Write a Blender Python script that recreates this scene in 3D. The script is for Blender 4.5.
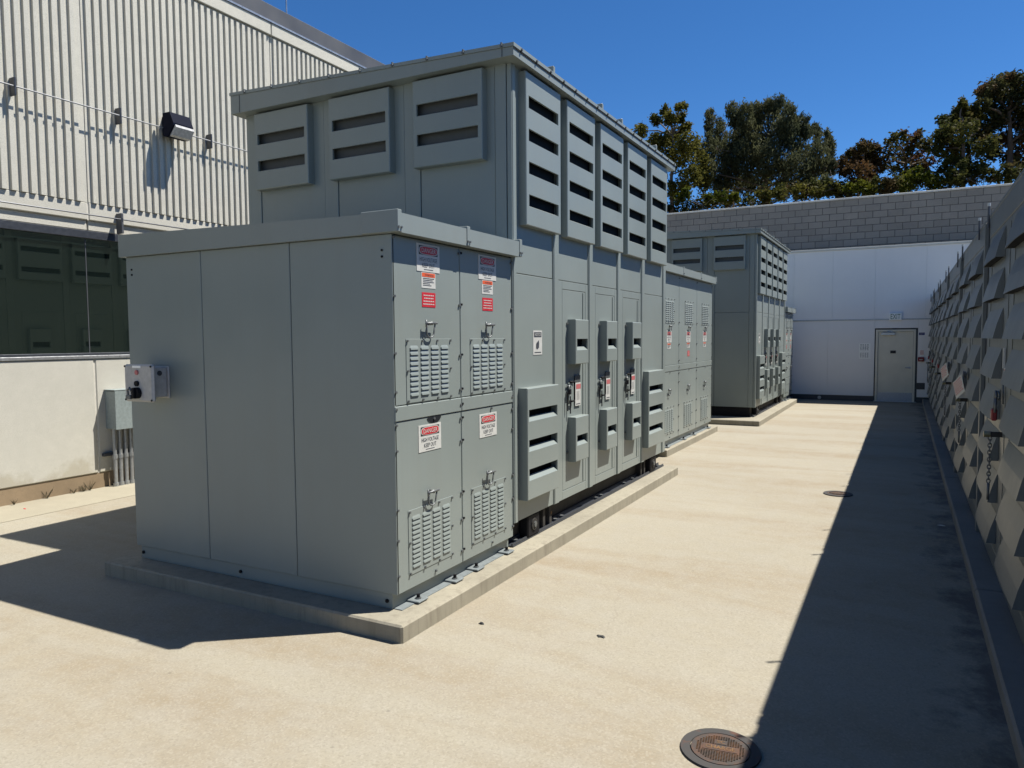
import bpy, math, random
import numpy as np
from mathutils import Vector, Matrix, Quaternion

for o in list(bpy.data.objects):
    bpy.data.objects.remove(o)
SC = bpy.context.scene
COL = SC.collection

# ------------------------------------------------------------------ camera
CAM_H = 1.85
YAW, PITCH, ROLL = math.radians(28.058), math.radians(-3.538), math.radians(-0.409)
FPX = 735.07
cf = Vector((-math.sin(YAW) * math.cos(PITCH), math.cos(YAW) * math.cos(PITCH), math.sin(PITCH)))
r0 = Vector((math.cos(YAW), math.sin(YAW), 0)); u0 = r0.cross(cf)
cr = r0 * math.cos(ROLL) + u0 * math.sin(ROLL)
cu = u0 * math.cos(ROLL) - r0 * math.sin(ROLL)
camd = bpy.data.cameras.new('camera'); cam = bpy.data.objects.new('camera', camd); COL.objects.link(cam)
camd.sensor_width = 36.0; camd.lens = FPX / 1024 * 36.0
camd.clip_start = 0.05; camd.clip_end = 2000
m = Matrix((cr, cu, -cf)).transposed().to_4x4(); m.translation = Vector((0, 0, CAM_H)); cam.matrix_world = m
SC.camera = cam

# ------------------------------------------------------------------ sky, sun, exposure
SUN = Vector((0.3727, 0.2858, 0.8829)).normalized()
w = bpy.data.worlds.new('World'); SC.world = w; w.use_nodes = True
wn = w.node_tree.nodes; wl = w.node_tree.links
sky = wn.new('ShaderNodeTexSky'); sky.sky_type = 'NISHITA'; sky.sun_disc = False
sky.sun_elevation = math.asin(SUN.z); sky.sun_rotation = math.atan2(SUN.x, SUN.y)
sky.altitude = 300; sky.air_density = 0.75; sky.dust_density = 0.0; sky.ozone_density = 9.0
hsv = wn.new('ShaderNodeHueSaturation'); hsv.inputs['Saturation'].default_value = 1.14
wl.new(sky.outputs[0], hsv.inputs['Color']); wl.new(hsv.outputs[0], wn['Background'].inputs[0]); wn['Background'].inputs[1].default_value = 0.069
sl = bpy.data.lights.new('sun', 'SUN'); sl.energy = 5.0; sl.angle = math.radians(0.5); sl.color = (1.0, 0.955, 0.88)
so = bpy.data.objects.new('sun', sl); COL.objects.link(so); so.location = (20, 15, 40)
so.rotation_euler = SUN.to_track_quat('Z', 'Y').to_euler()
SC.view_settings.view_transform = 'Standard'; SC.view_settings.look = 'None'
SC.view_settings.gamma = 1.0; SC.view_settings.exposure = 1.0; SC.view_settings.use_curve_mapping = False
SC.render.resolution_x = 1024; SC.render.resolution_y = 768
SC.render.engine = 'CYCLES'
SC.cycles.max_bounces = 8; SC.cycles.diffuse_bounces = 4

# ------------------------------------------------------------------ materials
MATS = {}
def srgb(r, g, b):
    f = lambda c: (c / 255 / 12.92) if c / 255 <= 0.04045 else ((c / 255 + 0.055) / 1.055) ** 2.4
    return (f(r), f(g), f(b), 1)

class NT:
    def __init__(self, name):
        self.m = bpy.data.materials.new(name); self.m.use_nodes = True
        self.n = self.m.node_tree.nodes; self.l = self.m.node_tree.links
        self.b = self.n['Principled BSDF']; self._tc = None; MATS[name] = self.m
    def node(self, t, **kw):
        x = self.n.new(t)
        for k, v in kw.items():
            setattr(x, k, v)
        return x
    def link(self, a, b): self.l.new(a, b)
    def coord(self, which='Object'):
        if self._tc is None: self._tc = self.node('ShaderNodeTexCoord')
        return self._tc.outputs[which]
    def pos(self):
        return self.node('ShaderNodeNewGeometry').outputs['Position']
    def noise(self, vec, scale, detail=4, rough=0.55, stretch=None, dist=0.0):
        if stretch:
            mp = self.node('ShaderNodeMapping'); mp.inputs['Scale'].default_value = stretch
            self.link(vec, mp.inputs['Vector']); vec = mp.outputs[0]
        t = self.node('ShaderNodeTexNoise'); t.inputs['Scale'].default_value = scale
        t.inputs['Detail'].default_value = detail; t.inputs['Roughness'].default_value = rough
        t.inputs['Distortion'].default_value = dist
        self.link(vec, t.inputs['Vector']); return t.outputs['Fac']
    def ramp(self, fac, stops):
        r = self.node('ShaderNodeValToRGB'); e = r.color_ramp.elements
        while len(e) < len(stops): e.new(0.5)
        for k, (p, c) in enumerate(stops):
            e[k].position = p; e[k].color = c if len(c) == 4 else (*c, 1)
        self.link(fac, r.inputs[0]); return r.outputs[0]
    def mr(self, fac, a, b, c=0.0, d=1.0):
        r = self.node('ShaderNodeMapRange'); self.link(fac, r.inputs[0])
        for i, v in zip((1, 2, 3, 4), (a, b, c, d)): r.inputs[i].default_value = v
        return r.outputs[0]
    def math(self, op, a, b=None):
        r = self.node('ShaderNodeMath', operation=op)
        for i, v in enumerate((a, b)):
            if v is None: continue
            if isinstance(v, (int, float)): r.inputs[i].default_value = v
            else: self.link(v, r.inputs[i])
        return r.outputs[0]
    def mix(self, fac, a, b, mode='MIX'):
        r = self.node('ShaderNodeMix', data_type='RGBA', blend_type=mode)
        if isinstance(fac, (int, float)): r.inputs[0].default_value = fac
        else: self.link(fac, r.inputs[0])
        for i, v in ((6, a), (7, b)):
            if isinstance(v, tuple): r.inputs[i].default_value = v
            else: self.link(v, r.inputs[i])
        return r.outputs[2]
    def bump(self, h, strength, dist=0.01):
        b = self.node('ShaderNodeBump'); b.inputs['Strength'].default_value = strength
        b.inputs['Distance'].default_value = dist
        self.link(h, b.inputs['Height']); self.link(b.outputs[0], self.b.inputs['Normal'])
    def base(self, v):
        if isinstance(v, tuple): self.b.inputs['Base Color'].default_value = v
        else: self.link(v, self.b.inputs['Base Color'])
    def rough(self, v):
        if isinstance(v, (int, float)): self.b.inputs['Roughness'].default_value = v
        else: self.link(v, self.b.inputs['Roughness'])

def plain(name, col, rough=0.5, metal=0.0, var=0.12, scale=30.0):
    t = NT(name); t.b.inputs['Metallic'].default_value = metal
    n = t.noise(t.pos(), scale, 3)
    f = t.mr(n, 0.3, 0.7, 1 - var, 1 + var)
    mx = t.node('ShaderNodeMix', data_type='RGBA', blend_type='MULTIPLY'); mx.inputs[0].default_value = 1
    mx.inputs[6].default_value = col if len(col) == 4 else (*col, 1)
    cb = t.node('ShaderNodeCombineColor')
    for i in range(3): t.link(f, cb.inputs[i])
    t.link(cb.outputs[0], mx.inputs[7]); t.base(mx.outputs[2])
    t.rough(t.mr(n, 0.3, 0.7, max(rough - 0.08, 0.02), min(rough + 0.08, 1)))
    return t.m

def paint(name, col, dirt=0.25):
    t = NT(name); p = t.pos()
    big = t.noise(p, 1.1, 3); fine = t.noise(p, 220, 2)
    streak = t.noise(p, 9.0, 4, 0.6, stretch=(1, 1, 0.06))
    c = t.mix(t.mr(big, 0.3, 0.7, 0.0, 1.0), tuple(x * 0.95 for x in col[:3]) + (1,), tuple(x * 1.04 for x in col[:3]) + (1,))
    c = t.mix(t.mr(streak, 0.48, 0.8, 0.0, dirt * 0.9), c, (0.18, 0.185, 0.165, 1))
    geo = t.node('ShaderNodeSeparateXYZ'); t.link(p, geo.inputs[0])
    t.base(c)
    t.rough(t.mr(big, 0.3, 0.7, 0.30, 0.40))
    t.b.inputs['Specular IOR Level'].default_value = 0.45
    h = t.math('ADD', t.math('MULTIPLY', t.noise(p, 1.7, 2), 1.0), t.math('MULTIPLY', fine, 0.003))
    t.bump(h, 0.14, 0.03)
    return t.m

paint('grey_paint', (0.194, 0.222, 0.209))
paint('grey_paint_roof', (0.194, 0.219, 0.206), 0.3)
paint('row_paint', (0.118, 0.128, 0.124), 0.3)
plain('shade_black', (0.012, 0.014, 0.017), 0.8)  # near-black standing in for shade inside openings and gaps
plain('slot_back', (0.06, 0.066, 0.066), 0.6)
plain('black_steel', (0.010, 0.010, 0.012), 0.6)
plain('grimy_steel', (0.045, 0.043, 0.040), 0.7, 0, 0.4, 6)
plain('zinc', (0.13, 0.138, 0.14), 0.5, 0.5)
plain('plate_paint', (0.155, 0.175, 0.178), 0.45)
plain('sign_white', (0.47, 0.47, 0.44), 0.45, 0, 0.05)
plain('sign_red', (0.44, 0.018, 0.026), 0.45, 0, 0.08)
plain('sign_orange', (0.58, 0.09, 0.025), 0.45, 0, 0.08)
plain('sign_pink', (0.42, 0.12, 0.12), 0.45, 0, 0.08)
plain('sign_black', (0.012, 0.012, 0.014), 0.5)
plain('sign_ink', (0.05, 0.055, 0.065), 0.5)
plain('sign_green', (0.03, 0.14, 0.06), 0.5)
plain('sign_blue', (0.02, 0.03, 0.16), 0.5)
plain('lamp_navy', (0.006, 0.008, 0.018), 0.5)
plain('lamp_lens', (0.42, 0.42, 0.41), 0.25)
plain('rod_grey', (0.24, 0.245, 0.25), 0.6)
plain('alu', (0.42, 0.43, 0.44), 0.35, 0.7)
plain('frame_dark', (0.045, 0.05, 0.06), 0.4, 0.3)
plain('box_grey', (0.21, 0.245, 0.24), 0.45)
plain('ctrl_grey', (0.37, 0.365, 0.35), 0.4)
plain('pipe_grey', (0.33, 0.34, 0.34), 0.35, 0.6)
plain('brass', (0.42, 0.36, 0.20), 0.35, 0.9)
plain('lock_red', (0.20, 0.008, 0.012), 0.4)
plain('door_paint', (0.64, 0.61, 0.50), 0.5, 0, 0.05, 4)
plain('kick_metal', (0.36, 0.38, 0.42), 0.4, 0.4)
plain('fascia_dark', (0.06, 0.063, 0.070), 0.5, 0, 0.12, 2)
plain('caulk', (0.50, 0.48, 0.42), 0.8)
plain('bark', (0.10, 0.075, 0.055), 0.9, 0, 0.3, 8)
plain('twig', (0.16, 0.15, 0.15), 0.9, 0, 0.2)
plain('paper', (0.85, 0.85, 0.80), 0.7, 0, 0.05)
plain('soil', (0.10, 0.08, 0.05), 0.95, 0, 0.3, 2)
plain('weed', (0.075, 0.06, 0.03), 0.9, 0, 0.3)
plain('debris_dark', (0.03, 0.032, 0.03), 0.8, 0, 0.3)

def concrete(name, col, spk=0.10, mott=0.14, bumpv=0.25, sc=1.0):
    t = NT(name); p = t.pos()
    a = t.noise(p, 0.7 * sc, 6, 0.62); b = t.noise(p, 7 * sc, 5, 0.6); f = t.noise(p, 160, 3, 0.7)
    lo = tuple(x * (1 - mott) for x in col) + (1,); hi = tuple(x * (1 + mott) for x in col) + (1,)
    c = t.mix(t.mr(a, 0.3, 0.7), lo, hi)
    c = t.mix(t.mr(b, 0.35, 0.75, 0, 0.35), c, tuple(x * 0.78 for x in col) + (1,))
    c = t.mix(t.mr(f, 0.52, 0.72, 0, spk * 4), c, tuple(x * 0.55 for x in col) + (1,))
    t.base(c); t.rough(0.85)
    t.bump(t.math('ADD', t.math('MULTIPLY', b, 0.5), f), bumpv, 0.004)
    return t

concrete('kerb_concrete', (0.165, 0.155, 0.135), 0.12, 0.2, 0.4, 2.0)
concrete('precast', (0.495, 0.478, 0.412), 0.26, 0.05, 0.8)
concrete('footing', (0.24, 0.175, 0.105), 0.16, 0.22, 0.6, 2.5)
concrete('gutter_concrete', (0.265, 0.240, 0.178), 0.10, 0.14, 0.3)
concrete('cap_concrete', (0.62, 0.60, 0.53), 0.05, 0.1, 0.3)
concrete('mortar', (0.09, 0.086, 0.08), 0.05, 0.1, 0.3)
t = concrete('pad_concrete', (0.250, 0.228, 0.172), 0.14, 0.16, 0.5, 2.2)
_o = t.b.inputs['Base Color'].links[0].from_socket; _p = t.pos()
_st = t.noise(_p, 16, 5, 0.7, stretch=(1, 1, 0.10))
t.base(t.mix(t.mr(_st, 0.50, 0.70, 0, 0.55), _o, (0.135, 0.115, 0.082, 1)))
t = concrete('precast_low', (0.495, 0.478, 0.412), 0.26, 0.05, 0.8)
_o = t.b.inputs['Base Color'].links[0].from_socket; _p = t.pos(); _s = t.node('ShaderNodeSeparateXYZ'); t.link(_p, _s.inputs[0])
_g = t.math('ADD', t.noise(_p, 2.2, 7, 0.7, stretch=(1, 1, 0.8)), t.mr(_s.outputs[2], 0.18, 0.62, 0.20, -0.22))
t.base(t.mix(t.mr(_g, 0.50, 0.66, 0, 0.55), _o, (0.30, 0.265, 0.185, 1)))
# concrete masonry block: tone varies from block to block
t = concrete('block_concrete', (0.275, 0.25, 0.212), 0.12, 0.08, 0.6, 1.5)
oi = t.node('ShaderNodeObjectInfo'); old = t.b.inputs['Base Color'].links[0].from_socket
hs = t.node('ShaderNodeHueSaturation'); t.link(old, hs.inputs['Color']); t.link(t.mr(oi.outputs['Random'], 0, 1, 0.93, 1.07), hs.inputs['Value'])
t.base(hs.outputs[0])

# yard slab
t = NT('yard_concrete'); p = t.pos()
sep = t.node('ShaderNodeSeparateXYZ'); t.link(p, sep.inputs[0]); PX, PY = sep.outputs[0], sep.outputs[1]
big = t.noise(p, 0.35, 5, 0.6); mid = t.noise(p, 1.6, 6, 0.65); f1 = t.noise(p, 75, 8, 0.85); f2 = t.noise(p, 130, 6, 0.85)
band = t.noise(p, 1.0, 5, 0.6, stretch=(0.22, 1.25, 1), dist=0.6)
fine_band = t.noise(p, 1.0, 4, 0.6, stretch=(0.9, 7.0, 1), dist=0.4)
c = t.mix(t.mr(big, 0.3, 0.7), (0.227, 0.203, 0.150, 1), (0.266, 0.243, 0.186, 1))
c = t.mix(t.mr(mid, 0.45, 0.75, 0, 0.45), c, (0.238, 0.219, 0.171, 1))
c = t.mix(t.mr(band, 0.44, 0.64, 0, 0.85), c, (0.204, 0.164, 0.107, 1))
c = t.mix(t.mr(fine_band, 0.55, 0.75, 0, 0.35), c, (0.218, 0.192, 0.139, 1))
cl = t.noise(p, 4.5, 7, 0.68)
c = t.mix(t.mr(cl, 0.42, 0.62, 0, 0.42), c, (0.253, 0.236, 0.194, 1))
c = t.mix(t.mr(t.noise(p, 11, 6, 0.7, dist=0.3), 0.54, 0.70, 0, 0.26), c, (0.194, 0.168, 0.121, 1))
va = t.node('ShaderNodeTexVoronoi', feature='F1'); va.inputs['Scale'].default_value = 105; t.link(p, va.inputs['Vector'])
sv = t.node('ShaderNodeSeparateColor'); t.link(va.outputs['Color'], sv.inputs[0])
c = t.mix(t.mr(sv.outputs[0], 0.60, 1.0, 0, 0.40), c, (0.165, 0.146, 0.109, 1))
c = t.mix(t.mr(sv.outputs[1], 0.62, 1.0, 0, 0.28), c, (0.350, 0.326, 0.265, 1))
c = t.mix(t.mr(f1, 0.47, 0.66, 0, 0.40), c, (0.161, 0.137, 0.095, 1))
# scattered dark flecks
v = t.node('ShaderNodeTexVoronoi', feature='F1'); v.inputs['Scale'].default_value = 5.5; t.link(p, v.inputs['Vector'])
fl = t.math('MULTIPLY', t.mr(v.outputs['Distance'], 0.03, 0.075, 1, 0), t.mr(t.noise(p, 2.3, 2), 0.52, 0.62))
c = t.mix(t.math('MULTIPLY', fl, 0.55), c, (0.084, 0.072, 0.056, 1))
# hairline cracks
nz = t.node('ShaderNodeTexNoise'); nz.inputs['Scale'].default_value = 1.8; nz.inputs['Detail'].default_value = 5; t.link(p, nz.inputs['Vector'])
vm = t.node('ShaderNodeVectorMath', operation='MULTIPLY_ADD'); t.link(nz.outputs['Color'], vm.inputs[0]); vm.inputs[1].default_value = (0.45, 0.45, 0.0); t.link(p, vm.inputs[2])
vc = t.node('ShaderNodeTexVoronoi', feature='DISTANCE_TO_EDGE'); vc.inputs['Scale'].default_value = 0.36; t.link(vm.outputs[0], vc.inputs['Vector'])
ck = t.math('MULTIPLY', t.mr(vc.outputs['Distance'], 0.0006, 0.0019, 1, 0), t.mr(t.noise(p, 0.55, 2), 0.47, 0.60))
c = t.mix(t.math('MULTIPLY', ck, 0.18), c, (0.133, 0.110, 0.077, 1))
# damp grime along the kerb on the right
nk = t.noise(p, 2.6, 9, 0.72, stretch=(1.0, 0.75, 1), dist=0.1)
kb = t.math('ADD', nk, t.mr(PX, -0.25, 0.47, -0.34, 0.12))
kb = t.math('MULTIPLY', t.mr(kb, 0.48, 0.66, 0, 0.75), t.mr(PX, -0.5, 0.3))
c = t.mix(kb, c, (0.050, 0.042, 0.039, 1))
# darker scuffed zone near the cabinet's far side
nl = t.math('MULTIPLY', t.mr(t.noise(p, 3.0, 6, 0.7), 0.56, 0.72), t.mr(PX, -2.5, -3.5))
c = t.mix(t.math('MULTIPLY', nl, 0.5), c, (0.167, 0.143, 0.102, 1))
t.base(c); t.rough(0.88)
t.bump(t.math('ADD', t.math('MULTIPLY', mid, 0.6), f1), 0.22, 0.004)

# metal panel wall
t = NT('wall_panel'); p = t.pos(); n = t.noise(p, 0.8, 3); s = t.noise(p, 4, 4, 0.6, stretch=(1, 1, 0.08))
c = t.mix(t.mr(n, 0.3, 0.7), (0.74, 0.725, 0.70, 1), (0.79, 0.772, 0.745, 1))
c = t.mix(t.mr(s, 0.5, 0.8, 0, 0.2), c, (0.66, 0.65, 0.62, 1)); t.base(c); t.rough(0.55); t.bump(n, 0.06, 0.03)
# coated glass
t = NT('coated_glass'); t.base((0.006, 0.010, 0.009, 1)); t.b.inputs['IOR'].default_value = 2.6
n = t.noise(t.pos(), 0.5, 2); sp = t.noise(t.pos(), 28, 2, 0.8, stretch=(1, 1, 0.35))
t.rough(t.mr(sp, 0.5, 0.8, 0.015, 0.06)); t.bump(n, 0.012, 0.02)
t.b.inputs['Specular Tint'].default_value = (0.86, 1.0, 0.92, 1)
# cast iron
t = NT('cast_iron'); p = t.pos(); n = t.noise(p, 14, 6, 0.7)
c = t.mix(t.mr(n, 0.42, 0.62), (0.035, 0.028, 0.023, 1), (0.075, 0.032, 0.014, 1)); t.base(c); t.rough(0.7)
t.bump(t.noise(p, 120, 3), 0.3, 0.003)
t = NT('cast_iron_ring'); p = t.pos(); n = t.noise(p, 11, 6, 0.7)
c = t.mix(t.mr(n, 0.55, 0.7), (0.030, 0.028, 0.026, 1), (0.085, 0.03, 0.012, 1)); t.base(c); t.rough(0.75)
for _n in ('lamp_navy', 'black_steel', 'grimy_steel', 'shade_black'):
    MATS[_n].node_tree.nodes['Principled BSDF'].inputs['Specular IOR Level'].default_value = 0.12
MATS['lamp_navy'].node_tree.nodes['Principled BSDF'].inputs['Specular IOR Level'].default_value = 0.03
plain('rust_orange', (0.16, 0.085, 0.03), 0.8, 0, 0.3, 25)

t = NT('rusty_studs'); p = t.pos(); n = t.noise(p, 20, 5, 0.7)
t.base(t.mix(t.mr(n, 0.40, 0.62), (0.035, 0.026, 0.018, 1), (0.10, 0.046, 0.016, 1))); t.rough(0.8)

def leafmat(name, a, b, c2=None, scale=0.9, trans=0.38):
    t = NT(name); p = t.pos()
    n = t.noise(p, scale, 4, 0.7); n2 = t.noise(p, 7, 2)
    c = t.mix(t.mr(n, 0.36, 0.64), (*a, 1), (*b, 1))
    if c2: c = t.mix(t.mr(t.noise(p, scale * 0.8, 3, 0.6, stretch=(1.3, 1, 0.9)), 0.50, 0.62), c, (*c2, 1))
    c = t.mix(t.mr(n2, 0.3, 0.7, 0, 0.4), c, tuple(x * 0.55 for x in a) + (1,))
    t.base(c); t.rough(0.6); t.b.inputs['Specular IOR Level'].default_value = 0.04
    tr = t.node('ShaderNodeBsdfTranslucent'); t.link(c, tr.inputs[0])
    mx = t.node('ShaderNodeMixShader'); mx.inputs[0].default_value = trans
    t.link(t.b.outputs[0], mx.inputs[1]); t.link(tr.outputs[0], mx.inputs[2])
    t.link(mx.outputs[0], t.n['Material Output'].inputs[0]); return t.m
leafmat('leaf_olive', (0.056, 0.061, 0.016), (0.133, 0.122, 0.024))
leafmat('leaf_needle', (0.052, 0.065, 0.037), (0.115, 0.115, 0.052), scale=0.6)
leafmat('leaf_rust', (0.044, 0.033, 0.016), (0.118, 0.063, 0.027), (0.056, 0.056, 0.018))
leafmat('leaf_mixed', (0.041, 0.046, 0.018), (0.092, 0.087, 0.025), (0.104, 0.046, 0.022))
leafmat('leaf_green', (0.037, 0.047, 0.016), (0.092, 0.092, 0.022), (0.081, 0.056, 0.024))
leafmat('leaf_redgreen', (0.031, 0.037, 0.016), (0.063, 0.063, 0.022), (0.111, 0.063, 0.028))
leafmat('leaf_bush', (0.040, 0.058, 0.009), (0.107, 0.112, 0.011))

# ------------------------------------------------------------------ mesh helpers
class MB:
    def __init__(self): self.v = []; self.f = []; self.mi = []
    def add(self, vs, fs, mi=0):
        o = len(self.v); self.v.extend([tuple(x) for x in vs])
        for f in fs: self.f.append(tuple(o + i for i in f)); self.mi.append(mi)
    def mesh(self, name, mats):
        me = bpy.data.meshes.new(name); me.from_pydata(self.v, [], self.f)
        for mm in mats: me.materials.append(MATS[mm])
        if len(mats) > 1: me.polygons.foreach_set('material_index', self.mi)
        me.update(); return me

def boxd(b, bev=0.0):
    """chamfered box from (x0,x1,y0,y1,z0,z1): vertices, faces"""
    lo = Vector((min(b[0], b[1]), min(b[2], b[3]), min(b[4], b[5]))); hi = Vector((max(b[0], b[1]), max(b[2], b[3]), max(b[4], b[5])))
    c = (lo + hi) / 2; hf = (hi - lo) / 2
    if bev <= 0:
        vs = [Vector((c[0] + sx * hf[0], c[1] + sy * hf[1], c[2] + sz * hf[2])) for sx in (-1, 1) for sy in (-1, 1) for sz in (-1, 1)]
        return vs, [(0, 1, 3, 2), (4, 6, 7, 5), (0, 4, 5, 1), (2, 3, 7, 6), (0, 2, 6, 4), (1, 5, 7, 3)]
    bev = min(bev, min(hf) * 0.9)
    idx = {}; vs = []
    for sx in (-1, 1):
        for sy in (-1, 1):
            for sz in (-1, 1):
                s = (sx, sy, sz)
                for a in range(3):
                    idx[(s, a)] = len(vs)
                    vs.append(Vector([c[i] + s[i] * (hf[i] if i == a else hf[i] - bev) for i in range(3)]))
    fs = []
    def S(a, va, b_, vb, c_, vc):
        s = [0, 0, 0]; s[a] = va; s[b_] = vb; s[c_] = vc; return tuple(s)
    for a in range(3):
        b_, c_ = (a + 1) % 3, (a + 2) % 3
        for sg in (-1, 1):
            fs.append([idx[(S(a, sg, b_, vb, c_, vc), a)] for vb, vc in ((-1, -1), (1, -1), (1, 1), (-1, 1))])
        for sa in (-1, 1):
            for sb in (-1, 1):
                s1 = S(a, sa, b_, sb, c_, -1); s2 = S(a, sa, b_, sb, c_, 1)
                fs.append([idx[(s1, a)], idx[(s2, a)], idx[(s2, b_)], idx[(s1, b_)]])
    for sx in (-1, 1):
        for sy in (-1, 1):
            for sz in (-1, 1):
                s = (sx, sy, sz); fs.append([idx[(s, 0)], idx[(s, 1)], idx[(s, 2)]])
    out = []
    for f in fs:
        n = (vs[f[1]] - vs[f[0]]).cross(vs[f[2]] - vs[f[0]]); mid = sum((vs[i] for i in f), Vector()) / len(f) - c
        out.append(tuple(f) if n.dot(mid) >= 0 else tuple(reversed(f)))
    return vs, out
def box(mb, x0, x1, y0, y1, z0, z1, bev=0.0, mi=0):
    v, f = boxd((x0, x1, y0, y1, z0, z1), bev); mb.add(v, f, mi)
def tube(mb, pts, rad, n=8, mi=0, caps=True):
    pts = [Vector(p) for p in pts]
    rads = rad if isinstance(rad, (list, tuple)) else [rad] * len(pts)
    rings = []; up = None
    for i, p in enumerate(pts):
        d = (pts[min(i + 1, len(pts) - 1)] - pts[max(i - 1, 0)]).normalized()
        if up is None:
            up = Vector((0, 0, 1)) if abs(d.z) < 0.9 else Vector((1, 0, 0))
        a = d.cross(up).normalized(); b = a.cross(d).normalized(); up = b
        rings.append([p + (a * math.cos(2 * math.pi * k / n) + b * math.sin(2 * math.pi * k / n)) * rads[i] for k in range(n)])
    vs = [v for r in rings for v in r]; fs = []
    for i in range(len(pts) - 1):
        for k in range(n):
            fs.append((i * n + k, i * n + (k + 1) % n, (i + 1) * n + (k + 1) % n, (i + 1) * n + k))
    if caps: fs.append(tuple(reversed(range(n)))); fs.append(tuple((len(pts) - 1) * n + k for k in range(n)))
    mb.add(vs, fs, mi)

class Frame:
    """a wall face: u along it, v up, d outwards"""
    def __init__(self, o, u, d): self.o = Vector(o); self.u = Vector(u); self.d = Vector(d)
    def p(self, u, v, d=0.0): return self.o + self.u * u + self.d * d + Vector((0, 0, v))
    def box(self, mb, u0, u1, v0, v1, d0, d1, bev=0.0, mi=0):
        a = self.p(u0, v0, d0); b = self.p(u1, v1, d1)
        box(mb, a.x, b.x, a.y, b.y, a.z, b.z, bev, mi)
    def quad(self, mb, pts, mi=0): mb.add([self.p(*q) for q in pts], [tuple(range(len(pts)))], mi)
FRONT = lambda x, y, z=0: Frame((x, y, z), (0, 1, 0), (1, 0, 0))        # faces +X
BACK = lambda x, y, z=0: Frame((x, y, z), (0, -1, 0), (-1, 0, 0))       # faces -X
ENDF = lambda x, y, z=0: Frame((x, y, z), (1, 0, 0), (0, -1, 0))        # faces -Y

def link(o, parent):
    COL.objects.link(o)
    if parent: o.parent = parent
    return o
def obj(name, mb, mats, parent=None, label=None, cat=None, group=None, kind=None, smooth=False):
    mats = [mats] if isinstance(mats, str) else mats
    me = mb if isinstance(mb, bpy.types.Mesh) else mb.mesh(name, mats)
    if smooth: me.polygons.foreach_set('use_smooth', [True] * len(me.polygons))
    o = link(bpy.data.objects.new(name, me), parent); tag(o, label, cat, group, kind); return o
def tag(o, label=None, cat=None, group=None, kind=None):
    if label: o['label'] = label
    if cat: o['category'] = cat
    if group: o['group'] = group
    if kind: o['kind'] = kind
def thing(name, loc, label, cat, group=None):
    e = bpy.data.objects.new(name, None); e.empty_display_size = 0.2; link(e, None); e.location = loc
    tag(e, label, cat, group); return e
def copy_tree(root, loc, label, parent=None):
    c = root.copy(); link(c, parent)
    if parent is None: c.location = loc; c['label'] = label
    for ch in list(root.children):
        if ch.name in BASES: copy_tree(ch, None, None, c)
    return c
BASES = set()

TXT = {}
def text_verts(s):
    if s in TXT: return TXT[s]
    cu_ = bpy.data.curves.new('lettering', 'FONT'); cu_.body = s; cu_.size = 1.0; cu_.resolution_u = 2
    o = bpy.data.objects.new('lettering', cu_); COL.objects.link(o); bpy.context.view_layer.update()
    me = o.evaluated_get(bpy.context.evaluated_depsgraph_get()).to_mesh()
    vs = [v.co.copy() for v in me.vertices]; fs = [tuple(p.vertices) for p in me.polygons]
    bpy.data.objects.remove(o); bpy.data.curves.remove(cu_)
    xs = [v.x for v in vs]; ys = [v.y for v in vs]
    cx, cy = (min(xs) + max(xs)) / 2, (min(ys) + max(ys)) / 2; W, Hh = max(xs) - min(xs), max(ys) - min(ys)
    TXT[s] = ([((v.x - cx) / W, (v.y - cy) / Hh) for v in vs], fs); return TXT[s]
def text(mb, fr, s, u, v, wd, ht, d, mi=0):
    """lettering centred at u,v, fitted to wd x ht"""
    vs, fs = text_verts(s); mb.add([fr.p(u + a * wd, v + b * ht, d) for a, b in vs], fs, mi)

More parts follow.
